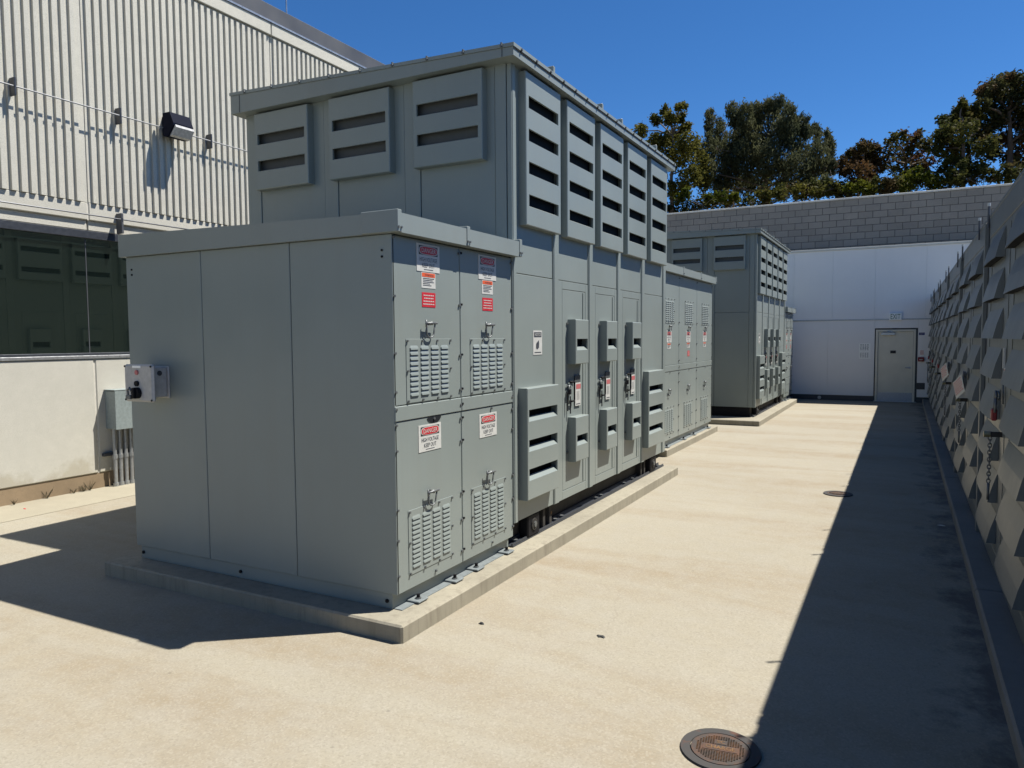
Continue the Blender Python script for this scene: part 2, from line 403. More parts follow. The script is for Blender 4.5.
def hood(parent, fr, u0, v0, w_, h, d, slots, mat='grey_paint', lip=0.03, back='shade_black', name='vent_hood'):
    """sheet-metal box with slot openings; slots are (du, dv, dw, dh) from the lower left corner"""
    mb = MB(); b = 0.006; th = 0.018
    us = sorted(set([b, w_ - b] + [q for s in slots for q in (s[0], s[0] + s[2])]))
    vs = sorted(set([b, h - b] + [q for s in slots for q in (s[1], s[1] + s[3])]))
    for i in range(len(us) - 1):
        for j in range(len(vs) - 1):
            cu_, cv = (us[i] + us[i + 1]) / 2, (vs[j] + vs[j + 1]) / 2
            if any(s[0] < cu_ < s[0] + s[2] and s[1] < cv < s[1] + s[3] for s in slots): continue
            fr.quad(mb, [(u0 + a, v0 + c_, d) for a, c_ in ((us[i], vs[j]), (us[i + 1], vs[j]), (us[i + 1], vs[j + 1]), (us[i], vs[j + 1]))])
    o = [(0, 0), (w_, 0), (w_, h), (0, h)]; n_ = [(b, b), (w_ - b, b), (w_ - b, h - b), (b, h - b)]
    for k in range(4):
        k2 = (k + 1) % 4
        fr.quad(mb, [(u0 + o[k][0], v0 + o[k][1], d - b), (u0 + o[k2][0], v0 + o[k2][1], d - b), (u0 + n_[k2][0], v0 + n_[k2][1], d), (u0 + n_[k][0], v0 + n_[k][1], d)])
        fr.quad(mb, [(u0 + o[k][0], v0 + o[k][1], 0), (u0 + o[k2][0], v0 + o[k2][1], 0), (u0 + o[k2][0], v0 + o[k2][1], d - b), (u0 + o[k][0], v0 + o[k][1], d - b)])
    for s in slots:
        a0, a1, c0, c1 = u0 + s[0], u0 + s[0] + s[2], v0 + s[1], v0 + s[1] + s[3]
        fr.quad(mb, [(a0, c0, d), (a1, c0, d), (a1, c0 + lip, d - th - lip * 0.5), (a0, c0 + lip, d - th - lip * 0.5)])
        fr.quad(mb, [(a0, c1, d), (a1, c1, d), (a1, c1, d - th), (a0, c1, d - th)])
        fr.quad(mb, [(a0, c0, d), (a0, c1, d), (a0, c1, d - th), (a0, c0, d - th)])
        fr.quad(mb, [(a1, c0, d), (a1, c1, d), (a1, c1, d - th), (a1, c0, d - th)])
    ho = obj(name, mb, mat, parent); BASES.add(ho.name)
    sm = MB()  # dark sheet painted for the deep shade behind the slots
    fr.quad(sm, [(u0 + 0.01, v0 + 0.01, 0.016), (u0 + w_ - 0.01, v0 + 0.01, 0.016), (u0 + w_ - 0.01, v0 + h - 0.01, 0.016), (u0 + 0.01, v0 + h - 0.01, 0.016)])
    so_ = obj('shade_backing', sm, back, ho); BASES.add(so_.name)
    return ho
def part(name, mb, mats, parent, **kw):
    o = obj(name, mb, mats, parent, **kw); BASES.add(o.name); return o

def bolt(mb, fr, u, v, d, r=0.009, h=0.008, mi=0, n=6):
    c0 = fr.p(u, v, d); c1 = fr.p(u, v, d + h); tube(mb, [c0, c1], r, n, mi)

def louvre_vent(parent, fr, u0, v0, w_, h, d, cols, rows):
    mb = MB(); fr.box(mb, u0, u0 + w_, v0, v0 + h, d, d + 0.004, 0.0015)
    mu, mv = 0.035, 0.04; pu = (w_ - 2 * mu + 0.02) / cols; pv = (h - 2 * mv) / rows
    for i in range(cols):
        for j in range(rows):
            a0 = u0 + mu + i * pu; a1 = a0 + pu - 0.023; b0 = v0 + mv + j * pv + pv * 0.10; b1 = b0 + pv * 0.82
            bm = b0 + (b1 - b0) * 0.45; D = d + 0.004; o = 0.008
            P = lambda *q: fr.p(*q)
            mb.add([P(a0 + .012, b1, D), P(a1 - .012, b1, D), P(a0 + .004, bm, D + o * .7), P(a1 - .004, bm, D + o * .7), P(a0 + .008, b0, D + o), P(a1 - .008, b0, D + o),
                    P(a0, bm, D), P(a1, bm, D), P(a0, b0, D), P(a1, b0, D)],
                   [(0, 1, 3, 2), (2, 3, 5, 4), (0, 2, 6), (1, 7, 3), (2, 4, 8, 6), (3, 7, 9, 5)], 0)
            mb.add([P(a0, b0 - .003, D + .001), P(a1, b0 - .003, D + .001), P(a1 - .006, b0 + .003, D + o * .8), P(a0 + .006, b0 + .003, D + o * .8)], [(0, 1, 2, 3)], 1)  # dark face standing in for the shaded slit under each louvre
    for du in (0.012, w_ / 3, 2 * w_ / 3, w_ - 0.012):
        for dv in (0.012, h - 0.012): bolt(mb, fr, u0 + du, v0 + dv, d + 0.004, 0.008, 0.010, 2)
    for dv in (h * 0.5,):
        for du in (0.012, w_ - 0.012): bolt(mb, fr, u0 + du, v0 + dv, d + 0.004, 0.008, 0.010, 2)
    return part('louvre_vent', mb, ['grey_paint', 'shade_black', 'zinc'], parent)

def danger_sign(parent, fr, u0, v0, w_, h, d):
    mb = MB(); fr.box(mb, u0, u0 + w_, v0, v0 + h, d, d + 0.003)
    s = part('danger_sign', mb, 'sign_white', parent)
    mb = MB(); z = d + 0.0042
    a0, a1, b0, b1 = u0 + w_ * .09, u0 + w_ * .91, v0 + h * .60, v0 + h * .93
    fr.quad(mb, [(a0, b0, z), (a1, b0, z), (a1, b1, z), (a0, b1, z)], 0)
    cx, cy, rx, ry = (a0 + a1) / 2, (b0 + b1) / 2, (a1 - a0) * .49, (b1 - b0) * .47
    for k, (sx, sy, mi) in enumerate(((1, 1, 1), (.93, .86, 2))):
        mb.add([fr.p(cx + rx * sx * math.copysign(abs(math.cos(q)) ** .5, math.cos(q)), cy + ry * sy * math.copysign(abs(math.sin(q)) ** .6, math.sin(q)), z + .001 * (k + 1)) for q in [2 * math.pi * i / 24 for i in range(24)]], [tuple(range(24))], mi)
    text(mb, fr, 'DANGER', cx, cy, rx * 1.55, ry * 1.05, z + .0034, 1)
    text(mb, fr, 'HIGH VOLTAGE', cx, v0 + h * .44, w_ * .76, h * .15, z, 3)
    text(mb, fr, 'KEEP OUT', cx, v0 + h * .23, w_ * .54, h * .15, z, 3)
    fr.quad(mb, [(u0 + w_ * .3, v0 + h * .07, z), (u0 + w_ * .7, v0 + h * .07, z), (u0 + w_ * .7, v0 + h * .09, z), (u0 + w_ * .3, v0 + h * .09, z)], 3)
    part('lettering', mb, ['sign_black', 'sign_white', 'sign_red', 'sign_ink'], s); return s
def small_label(parent, fr, u0, v0, w_, h, d, kind):
    mb = MB(); fr.box(mb, u0, u0 + w_, v0, v0 + h, d, d + 0.002)
    s = part('warning_label' if kind != 'red' else 'red_label', mb, 'sign_red' if kind == 'red' else 'sign_white', parent)
    mb = MB(); z = d + 0.0032; n = 4
    if kind == 'red':
        for k in range(4):
            y = v0 + h * (.80 - k * .2); ww = w_ * (.40, .36, .41, .43)[k]; x0 = u0 + w_ * .5
            for i in range(6):
                a = x0 - ww + 2 * ww * i / 6; fr.quad(mb, [(a, y - h * .035, z), (a + ww * .25, y - h * .035, z), (a + ww * .25, y + h * .035, z), (a, y + h * .035, z)], 0)
        part('lettering', mb, ['sign_white'], s)
    else:
        fr.quad(mb, [(u0 + w_ * .04, v0 + h * .72, z), (u0 + w_ * .96, v0 + h * .72, z), (u0 + w_ * .96, v0 + h * .97, z), (u0 + w_ * .04, v0 + h * .97, z)], 1)
        text(mb, fr, 'WARNING', u0 + w_ * .55, v0 + h * .845, w_ * .6, h * .13, z + .001, 0)
        for k in range(5):
            y = v0 + h * (.60 - k * .11); fr.quad(mb, [(u0 + w_ * .1, y, z), (u0 + w_ * (.9, .8, .88, .6, .7)[k], y, z), (u0 + w_ * (.9, .8, .88, .6, .7)[k], y + h * .04, z), (u0 + w_ * .1, y + h * .04, z)], 0)
        part('lettering', mb, ['sign_ink', 'sign_orange'], s)
    return s
def ring_pts(fr, u, v, d, ru, rv, a0, a1, n, tilt=0.0):
    return [fr.p(u + ru * math.cos(a0 + (a1 - a0) * i / n), v + rv * math.sin(a0 + (a1 - a0) * i / n), d + tilt * math.sin(a0 + (a1 - a0) * i / n)) for i in range(n + 1)]
def latch(parent, fr, u, v, d):
    """T-shaped quarter-turn handle with hanging bail"""
    mb = MB(); tube(mb, [fr.p(u - .06, v + .02, d + .03), fr.p(u + .06, v + .022, d + .036)], .008, 8)
    tube(mb, [fr.p(u, v + .02, d), fr.p(u, v + .02, d + .04)], .012, 8)
    tube(mb, [fr.p(u - .058, v + .042, d + .03), fr.p(u - .058, v - .005, d + .03)], .006, 6)
    pts = [fr.p(u - .045, v + .02, d + .03)] + ring_pts(fr, u, v - .04, d + .022, .042, .035, math.pi, 2 * math.pi, 8) + [fr.p(u + .045, v + .02, d + .03)]
    tube(mb, pts, .0055, 6)
    return part('latch', mb, 'zinc', parent, smooth=True)

# ------------------------------------------------------------------ ground
mb = MB(); mb.add([(-150, -150, 0), (150, -150, 0), (150, 150, 0), (-150, 150, 0)], [(0, 1, 2, 3)])
obj('ground', mb, 'yard_concrete', kind='structure')
mb = MB()
box(mb, -8.93, -8.12, -3, 14.0, -0.1, 0.006); obj('gutter_strip', mb, 'gutter_concrete', kind='structure')
mb = MB(); box(mb, -60, 60, 25.4, 90, -1, 4.6); obj('hillside', mb, 'soil', kind='structure')

def slab(name, label, boxes, mat='pad_concrete', cat='concrete pad', group=None):
    mb = MB()
    for b in boxes: box(mb, *b, 0.012)
    return obj(name, mb, mat, None, label, cat, group)
PZ = 0.111
slab('concrete_pad', 'raised concrete pad under the near switchgear line, its sharp corner towards the camera',
     [(-5.56, -2.65, 3.53, 9.72, -0.05, PZ), (-6.05, -5.565, 5.05, 9.70, -0.05, PZ - 0.004)], group='equipment pads')
slab('concrete_pad', 'raised concrete pad under the three-door cabinet between the two tall cabinets', [(-6.2, -3.20, 11.08, 14.60, -0.05, PZ)], group='equipment pads')
slab('concrete_pad', 'raised concrete pad under the farthest tall cabinet, near the white wall', [(-6.05, -2.60, 15.72, 21.95, -0.05, PZ)], group='equipment pads')
# strip the right-hand row stands on
mb = MB()
y = -2.0; rng = random.Random(5)
kerb = thing('kerb', (0.475, 4.0, 0), 'long low concrete kerb strip under the louvred row on the right', 'kerb')
lens = [4.0, 3.95, 4.6, 4.4, 5.0, 5.1]
for L in lens:
    mb = MB(); box(mb, 0.0, 3.6, y - 4.0, y + L - 0.008 - 4.0, -0.05, 0.088 + rng.uniform(-.002, .002), 0.014)
    obj('kerb_section', mb, 'kerb_concrete', kerb); y += L

# ------------------------------------------------------------------ low switchgear cabinet
def low_cabinet(root, depth, doors, dw, h, zb, hi_front, hi_rear, zsplit, style, oh=0.076, ends=True):
    """local frame: front plane x=0, near end y=0, z=0 on the pad; doors run along +y"""
    L = doors * dw; fr = FRONT(0, 0); en = ENDF(0, 0)
    mb = MB(); box(mb, -depth + .025, -.022, .022, L - .004, zb + .003, h + .02); part('body', mb, 'grey_paint', root)
    mb = MB(); box(mb, -depth + .04, -.047, .012, L, 0.0, zb, 0.004); sk = part('base_skirt', mb, 'grey_paint', root)
    mb = MB()
    for u in (-depth + .07, -depth * .55, -.09): bolt(mb, en, u, zb * .5, -.013, .013, .012)
    part('skirt_bolts', mb, 'black_steel', sk, kind='stuff')
    if ends:
        xs = [-depth, -1.737, -.858, 0.0]
        for i in range(3):
            mb = MB(); box(mb, xs[i] + (.003 if i else 0), xs[i + 1] - (.003 if i < 2 else 0), -.0, .021, zb, h - .002, .004)
            part('end_panel', mb, 'grey_paint', root)
        mb = MB()
        for z in (h - .10, h - .14):
            for u in (-depth + .07, -.075): bolt(mb, en, u, z, 0, .008, .006)
        part('panel_bolts', mb, 'black_steel', root, kind='stuff')
    # roof: fascia box that rises slightly to the rear
    x0, x1, y0, y1 = -depth - .04, oh, -.032, L + .035
    mb = MB(); zt = lambda x: hi_front + (hi_rear - hi_front) * (x1 - x) / (x1 - x0)
    vs = [(x0, y0, h), (x1, y0, h), (x1, y1, h), (x0, y1, h), (x0, y0, zt(x0)), (x1, y0, zt(x1)), (x1, y1, zt(x1)), (x0, y1, zt(x0))]
    mb.add(vs, [(0, 3, 2, 1), (0, 1, 5, 4), (1, 2, 6, 5), (2, 3, 7, 6), (3, 0, 4, 7), (4, 5, 6, 7)])
    rf = part('roof', mb, 'grey_paint_roof', root)
    caps = [y0 + .012] + [dw * k for k in range(1, doors)] + [y1 - .02]
    for cy in caps:
        mb = MB(); box(mb, x1 - .28, x1 + .005, cy - .022, cy + .022, h + .002, hi_front + .018, .003)
        for dy in (-.014, .014): bolt(mb, FRONT(x1, 0), cy + dy, h + .03, .005, .008, .008, 1)
        part('seam_cap', mb, ['grey_paint_roof', 'zinc'], rf)
    mb = MB()
    for k in range(doors * 2):
        y = dw * (k + .5) / 2 + .12; box(mb, x1 - .06, x1 - .04, y, y + .015, hi_front - .002, hi_front + .012)
    part('roof_bolts', mb, 'zinc', rf, kind='stuff')
    # doors
    bl = MB()
    for k in range(doors):
        for (a, b) in ((zsplit + .004, h - .006), (zb, zsplit - .10)):
            mb = MB(); fr.box(mb, dw * k + .004, dw * (k + 1) - .004, a, b, -.021, 0, .004); part('door', mb, 'grey_paint', root)
        mb = MB(); fr.box(mb, dw * k + .003, dw * (k + 1) - .003, zsplit - .096, zsplit, -.021, .006, .004); part('rail', mb, 'grey_paint', root)
        if k == 0 and style == 'near':
            mb = MB(); mb.add([fr.p(.44 + .085 * math.cos(q), zsplit - .1 + .045 * math.sin(q), .004) for q in [math.pi + math.pi * i / 10 for i in range(11)]], [tuple(range(11))])
            part('grip_recess', mb, 'shade_black', root)
        for z in (zb + .09, zb + .32, .62, 1.0, zsplit - .15, zsplit - .05, zsplit + .06, 1.62, 1.98, h - .05):
            bolt(bl, fr, dw * (k + 1) - .016, z, .0, .010, .012, 0); bolt(bl, fr, dw * (k + 1) + .014 - (.02 if k == doors - 1 else 0), z + .006, .0, .009, .010, 1)
            if k == 0: bolt(bl, fr, .016, z + .03, 0, .009, .010, 0)
        for z in (zb + .04, zsplit - .115): bolt(bl, fr, dw * (k + .55), z, 0, .009, .012, 0)
    part('door_bolts', bl, ['zinc', 'black_steel'], root, kind='stuff')
    Z = PZ
    for k in range(doors):
        c = dw * k
        if style == 'near':
            danger_sign(root, fr, c + .262, 2.298 - Z, .267, .182, .0)
            small_label(root, fr, c + .313, 2.190 - Z, .165, .103, .0, 'warn')
            small_label(root, fr, c + .318, 2.064 - Z, .157, .097, .0, 'red')
            latch(root, fr, c + .38, 1.935 - Z, 0)
            louvre_vent(root, fr, c + .130, 1.437 - Z, .530, .415, 0, 4, 10)
            danger_sign(root, fr, c + .254, 1.097 - Z, .266, .180, .0)
            latch(root, fr, c + .375, .800 - Z, 0)
            louvre_vent(root, fr, c + .125, .305 - Z, .532, .430, 0, 4, 11)
        else:
            s = dw / 1.17
            louvre_vent(root, fr, c + .36 * s, 2.07 - Z, .53 * s, .40, 0, 4, 10)
            latch(root, fr, c + .60 * s, 2.01 - Z, 0)
            danger_sign(root, fr, c + .46 * s, 1.77 - Z, .27 * s, .187, 0)
            small_label(root, fr, c + .50 * s, 1.67 - Z, .185 * s, .087, 0, 'warn')
            if k == 1 or style == 'far': small_label(root, fr, c + .545 * s, 1.525 - Z, .135 * s, .095, 0, 'red')
            latch(root, fr, c + .58 * s, 1.0 - Z, 0)
            louvre_vent(root, fr, c + .33 * s, .305 - Z, .54 * s, .445, 0, 4, 11)
    # floor strip and hold-down plates
    mb = MB(); box(mb, -.046, .02, .02, L - .05, .0, .006); part('floor_strip', mb, 'plate_paint', root)
    for y in [q * L / 1.58 for q in (.21, .66, .96, 1.44)]:
        mb = MB(); box(mb, -.045, .055, y - .055, y + .055, .007, .019, .003); tube(mb, [(.012, y, .019), (.012, y, .05)], .012, 6, 1); tube(mb, [(.012, y, .019), (.012, y, .027)], .020, 8, 2)
        part('anchor_plate', mb, ['plate_paint', 'black_steel', 'zinc'], root)

XF = -2.823
near_low = thing('switchgear_cabinet', (XF, 3.719, PZ), 'low grey two-door high-voltage cabinet nearest the camera, blank end towards it', 'electrical cabinet', 'low switchgear cabinets')
low_cabinet(near_low, 2.592, 2, .791, 2.508 - PZ, .214 - PZ, 2.628 - PZ, 2.680 - PZ, 1.425 - PZ, 'near')
mid_low = thing('switchgear_cabinet', (-3.285, 10.86, PZ), 'low grey three-door cabinet set back between the two tall cabinets', 'electrical cabinet', 'low switchgear cabinets')
low_cabinet(mid_low, 2.6, 3, 1.175, 2.865 - PZ, .214 - PZ, 2.985 - PZ, 3.03 - PZ, 1.405 - PZ, 'mid', ends=True)

# ------------------------------------------------------------------ tall switchgear cabinet
def tall_cabinet(root, rear=True):
    """front plane x=0, near end y=0 (world 5.30), z=0 at pad top"""
    Z = PZ; D = 2.935; L = 4.325; zb = .322 - Z; H = 4.045 - Z
    fr = FRONT(0, 0); en = ENDF(0, 0)
    mb = MB(); box(mb, -D, -.012, .012, L, zb, H + .02, .004); part('body', mb, 'grey_paint', root)
    posts = [(-.004, .068), (.782, .898), (1.626, 1.733), (2.464, 2.568), (3.312, 3.436), (4.20, 4.327)]
    for a, b in posts:
        mb = MB(); fr.box(mb, a, b, zb - .002, H, -.03, .012, .004); fr.box(mb, a + .012, b - .012, zb, H, .012, .017, .003); part('post', mb, 'grey_paint', root)
    for k in range(5):
        a = posts[k][1] + .003; b = posts[k + 1][0] - .003
        mb = MB(); fr.box(mb, a, b, 2.388 - Z, H, -.02, .002, .003); part('upper_panel', mb, 'grey_paint', root)
        if k in (0, 4):
            mb = MB(); fr.box(mb, a, b, zb, 2.382 - Z, -.02, .004, .003); part('lower_panel', mb, 'grey_paint', root)
        else:
            i0, i1, j0, j1 = a + .095, b - .068, .408 - Z, 2.303 - Z
            mb = MB()   # door frame round the inner door
            for q in ((a, i0 - .004, zb, 2.382 - Z), (i1 + .004, b, zb, 2.382 - Z), (i0 - .004, i1 + .004, zb, j0 - .004), (i0 - .004, i1 + .004, j1 + .004, 2.382 - Z)):
                fr.box(mb, *q, -.02, .004, .002)
            df = part('door_frame', mb, 'grey_paint', root)
            mb = MB(); fr.box(mb, i0, i1, j0, j1, -.02, .003, .003)
            fr.box(mb, i1 - .07, i1 - .062, j0 + .01, j1 - .01, .003, .010, .002)
            dr = part('door', mb, 'grey_paint', root)
    # upper hoods
    for y in (.14, .972, 1.81, 2.645, 3.495):
        hood(root, fr, y, 2.782 - Z, .685, 1.235, .070, [(.05, q - 2.782, .585, .10) for q in (3.733, 3.468, 3.203, 2.936)], lip=.012)
    for y in (.10, 3.375):
        hood(root, fr, y, .497 - Z, .625, .940, .088, [(.03, q - .497, .565, .098) for q in (1.158, .905, .660)], lip=.038)
    for k in range(3):
        y = 1.122 + .828 * k
        hood(root, fr, y, 1.603 - Z, .325, .424, .085, [(.035, .132, .265, .108)], lip=.036)
        hood(root, fr, y, .668 - Z, .325, .428, .085, [(.035, .152, .262, .098)], lip=.036)
        mb = MB()
        bolt(mb, fr, y - .025, 1.99 - Z, .004, .012, .012); bolt(mb, fr, y - .025, .76 - Z, .004, .012, .012)
        part('hood_bolts', mb, 'zinc', root, kind='stuff')
        # handle: lever plate, black bail, padlock and key, tag
        hy = y + .02
        mb = MB(); fr.box(mb, hy - .03, hy + .065, 1.255 - Z, 1.425 - Z, .004, .020, .004); hd = part('handle', mb, 'grey_paint', root)
        mb = MB(); tube(mb, [fr.p(hy - .01, 1.432 - Z, .02), fr.p(hy + .072, 1.432 - Z, .03), fr.p(hy + .080, 1.42 - Z, .03), fr.p(hy + .080, 1.26 - Z, .03), fr.p(hy + .072, 1.248 - Z, .03), fr.p(hy + .005, 1.245 - Z, .03)], .009, 6)
        part('handle_bail', mb, 'black_steel', hd, smooth=True)
        mb = MB(); tube(mb, ring_pts(fr, hy - .035, 1.375 - Z, .03, .022, .025, 0, math.pi, 8), .005, 6)
        fr.box(mb, hy - .075, hy - .01, 1.395 - Z, 1.403 - Z, .01, .022, .002, 0)
        fr.box(mb, hy - .06, hy - .012, 1.315 - Z, 1.37 - Z, .022, .04, .006, 1)
        fr.box(mb, hy - .085, hy - .068, 1.16 - Z, 1.34 - Z, .022, .030, .004, 1); fr.box(mb, hy - .035, hy - .018, 1.13 - Z, 1.30 - Z, .028, .036, .004, 1)
        part('padlock', mb, ['zinc', 'black_steel'], hd)
        mb = MB(); fr.box(mb, hy + .13, hy + .265, 1.19 - Z, 1.415 - Z, .012, .016, .001, 0); fr.box(mb, hy + .125, hy + .262, 1.418 - Z, 1.487 - Z, .012, .015, .001, 1)
        tg = part('lock_tag', mb, ['sign_white', 'slot_back'], root)
        mb = MB(); z = .0175
        fr.quad(mb, [(hy + .15, 1.355 - Z, z), (hy + .262, 1.355 - Z, z), (hy + .262, 1.402 - Z, z), (hy + .15, 1.402 - Z, z)], 0)
        for q in range(5): fr.quad(mb, [(hy + .165 + q * .015, 1.245 - Z, z), (hy + .168 + q * .015, 1.245 - Z, z), (hy + .168 + q * .015, 1.335 - Z, z), (hy + .165 + q * .015, 1.335 - Z, z)], 1)
        fr.quad(mb, [(hy + .15, 1.205 - Z, z), (hy + .25, 1.205 - Z, z), (hy + .25, 1.212 - Z, z), (hy + .15, 1.212 - Z, z)], 1)
        part('lettering', mb, ['sign_pink', 'sign_ink'], tg)
    # notice label on first bay
    mb = MB(); fr.box(mb, .378, .552, 1.708 - Z, 1.918 - Z, .004, .007)
    nt = part('notice_label', mb, 'sign_white', root)
    mb = MB(); z = .0085
    fr.quad(mb, [(.392, 1.862 - Z, z), (.538, 1.862 - Z, z), (.538, 1.904 - Z, z), (.392, 1.904 - Z, z)], 0)
    text(mb, fr, 'NOTICE', .465, 1.883 - Z, .12, .026, z + .001, 1)
    mb.add([fr.p(.462 + a, 1.80 - Z + b, z) for a, b in ((-.03, -.035), (-.005, -.045), (.025, -.03), (.03, .01), (.02, .035), (-.005, .02), (-.028, .005))], [tuple(range(7))], 0)
    fr.quad(mb, [(.40, 1.725 - Z, z), (.53, 1.725 - Z, z), (.53, 1.732 - Z, z), (.40, 1.732 - Z, z)], 0)
    part('lettering', mb, ['sign_ink', 'sign_white'], nt)
    # end face: posts, panels and three hoods
    for a, b in ((-D - .004, -2.765), (-1.945, -1.79), (-1.035, -.875), (-.135, -.035)):
        mb = MB(); en.box(mb, a, b, zb, H, -.02, .010, .003); part('end_post', mb, 'grey_paint', root)
    for a, b in ((-2.76, -1.95), (-1.785, -1.04), (-.87, -.14)):
        for z0, z1 in ((zb, 2.38 - Z), (2.388 - Z, H)):
            mb = MB(); en.box(mb, a, b, z0, z1, -.02, .002, .003); part('end_panel', mb, 'grey_paint', root)
    for x in (-2.755, -1.820, -.892):
        hood(root, en, x, 3.300 - Z, .680, .720, .085, [(.04, .175, .60, .098), (.04, .425, .60, .098)], lip=.010, back='slot_back')
    # rear face mirrors the front: two-slot hoods above small hoods (seen in the window)
    if rear:
        bk = BACK(-D, L)
        for k in range(5):
            y = (.36, 1.225, 2.07, 2.91, 3.62)[k]; u = L - y - .68
            mb = MB(); bk.box(mb, u - .14, u - .03, zb, H, -.01, .012, .003); part('post', mb, 'grey_paint', root)
            mb = MB(); bk.box(mb, u + .05, u + .62, .408 - Z, 2.32 - Z, -.01, .008, .003); part('rear_door', mb, 'grey_paint', root)
            hood(root, bk, u, 2.82 - Z, .68, .64, .085, [(.04, .12, .60, .085), (.04, .44, .60, .085)], lip=.010, back='shade_black')
            hood(root, bk, u + .22, 1.62 - Z, .335, .44, .085, [(.035, .13, .265, .10)], lip=.02)
    # roof: fascia box rising to the rear, drip trim and clips
    x0, x1, y0, y1 = -D - .065, .105, -.14, L + .09
    h0, h1 = 4.042 - Z, 4.135 - Z; hr = 4.245 - Z
    zt = lambda x: h1 + (hr - h1) * (x1 - x) / (x1 - x0)
    mb = MB(); vs = [(x0, y0, h0), (x1, y0, h0), (x1, y1, h0), (x0, y1, h0), (x0, y0, zt(x0) - .03), (x1, y0, zt(x1) - .03), (x1, y1, zt(x1) - .03), (x0, y1, zt(x0) - .03)]
    F = [(0, 3, 2, 1), (0, 1, 5, 4), (1, 2, 6, 5), (2, 3, 7, 6), (3, 0, 4, 7), (4, 5, 6, 7)]
    mb.add(vs, F); rf = part('roof', mb, 'grey_paint_roof', root)
    e = .008; mb = MB()
    mb.add([(x0 - e, y0 - e, zt(x0) - .028), (x1 + e, y0 - e, zt(x1) - .028), (x1 + e, y1 + e, zt(x1) - .028), (x0 - e, y1 + e, zt(x0) - .028),
            (x0 - e, y0 - e, zt(x0)), (x1 + e, y0 - e, zt(x1)), (x1 + e, y1 + e, zt(x1)), (x0 - e, y1 + e, zt(x0))], F)
    part('roof_trim', mb, 'grey_paint_roof', rf)
    for x in (x0 + .12, x1 - .10):
        mb = MB(); box(mb, x - .003, x + .003, y0 - .0035, y0 - .0005, h0 + .002, zt(x) - .032); part('fascia_seam', mb, 'slot_back', rf)
    for k in range(9):
        x = x0 + .2 + k * (x1 - x0 - .3) / 8; mb = MB()
        tube(mb, [(x, y0 - e - .012, zt(x) - .016), (x, y0 - e + .002, zt(x) - .016)], .011, 6); box(mb, x - .006, x + .006, y0 - e - .008, y0 - e + .02, zt(x) - .012, zt(x) + .010)
        part('roof_clip', mb, 'zinc', rf)
    for k in range(17):
        y = y0 + .12 + k * (y1 - y0 - .2) / 16; mb = MB(); tube(mb, [(x1 + e, y, h1 - .02), (x1 + e + .012, y, h1 - .02)], .011, 6)
        part('roof_clip', mb, 'zinc', rf)
    mb = MB(); box(mb, x1 + .001, x1 + .006, y0, y1, h1 - .040, h1 - .029); part('trim_shadow_strip', mb, 'shade_black', rf)  # solid dark strip painted as the shadow line under the trim
    for y in (.66, 1.83, 2.42, 3.66):
        mb = MB(); box(mb, x1 - .10, x1 - .02, y - .02, y + .02, h1 - .01, h1 + .075, .004); part('lifting_tab', mb, 'grey_paint_roof', rf)
    # base: black channel frame with cross members, side rails on the pad
    mb = MB(); box(mb, -D + .08, -.10, .05, L - .02, .012, zb); part('base_frame', mb, 'grimy_steel', root)
    mb = MB(); box(mb, -D + .06, -.105, .022, .046, .012, zb, 0); part('end_channel', mb, 'black_steel', root)
    mb = MB(); box(mb, -.099, -.012, .02, L + .05, .0, .012); box(mb, -.030, -.018, .02, L + .05, .0115, .030); box(mb, -.095, -.085, .02, L + .05, .0115, .045)
    part('floor_rail', mb, 'frame_dark', root)
    mb = MB()
    for y in (.14, .95, 1.10, 2.0, 2.15, 2.9, 3.2, 4.2): tube(mb, [(-.055, y, .012), (-.055, y, .036)], .022, 8)
    part('rail_bolts', mb, 'zinc', root, kind='stuff')
    for y in (.40, 3.87):
        mb = MB(); box(mb, -.10, -.006, y - .115, y + .115, .014, zb - .002, .012)
        s_ = part('jacking_block', mb, 'black_steel', root)
        mb = MB(); tube(mb, [(-.008, y, zb * .55), (.004, y, zb * .55)], .052, 14, 1); tube(mb, [(.0, y, zb * .55), (.012, y, zb * .55)], .026, 10, 0)
        part('jacking_eye', mb, ['zinc', 'grimy_steel'], s_)
    for y in (.66, .80, 3.47, 3.60):
        mb = MB(); box(mb, -.10, -.035, y - .02, y + .03, .013, zb - .001, .003); part('base_gusset', mb, 'grimy_steel', root)
    mb = MB(); fb = FRONT(-.0335, 0); fb.box(mb, .805, .825, .11, .135, 0, .002); part('inspection_mark', mb, 'rust_orange', root)

tall_a = thing('tall_switchgear_cabinet', (XF, 5.30, PZ), 'tall grey five-bay cabinet with slotted hoods rising behind the nearest low cabinet', 'electrical cabinet', 'tall switchgear cabinets')
tall_cabinet(tall_a)
copy_tree(tall_a, (XF, 16.43, PZ), 'farther tall grey cabinet with slotted hoods standing before the white wall')
far_low = thing('switchgear_cabinet', (XF + .0, 20.79, PZ), 'low narrow cabinet at the far end of the farther tall cabinet, by the white wall', 'electrical cabinet', 'low switchgear cabinets')
low_cabinet(far_low, 2.592, 2, .80, 2.508 - PZ, .214 - PZ, 2.628 - PZ, 2.680 - PZ, 1.425 - PZ, 'far')

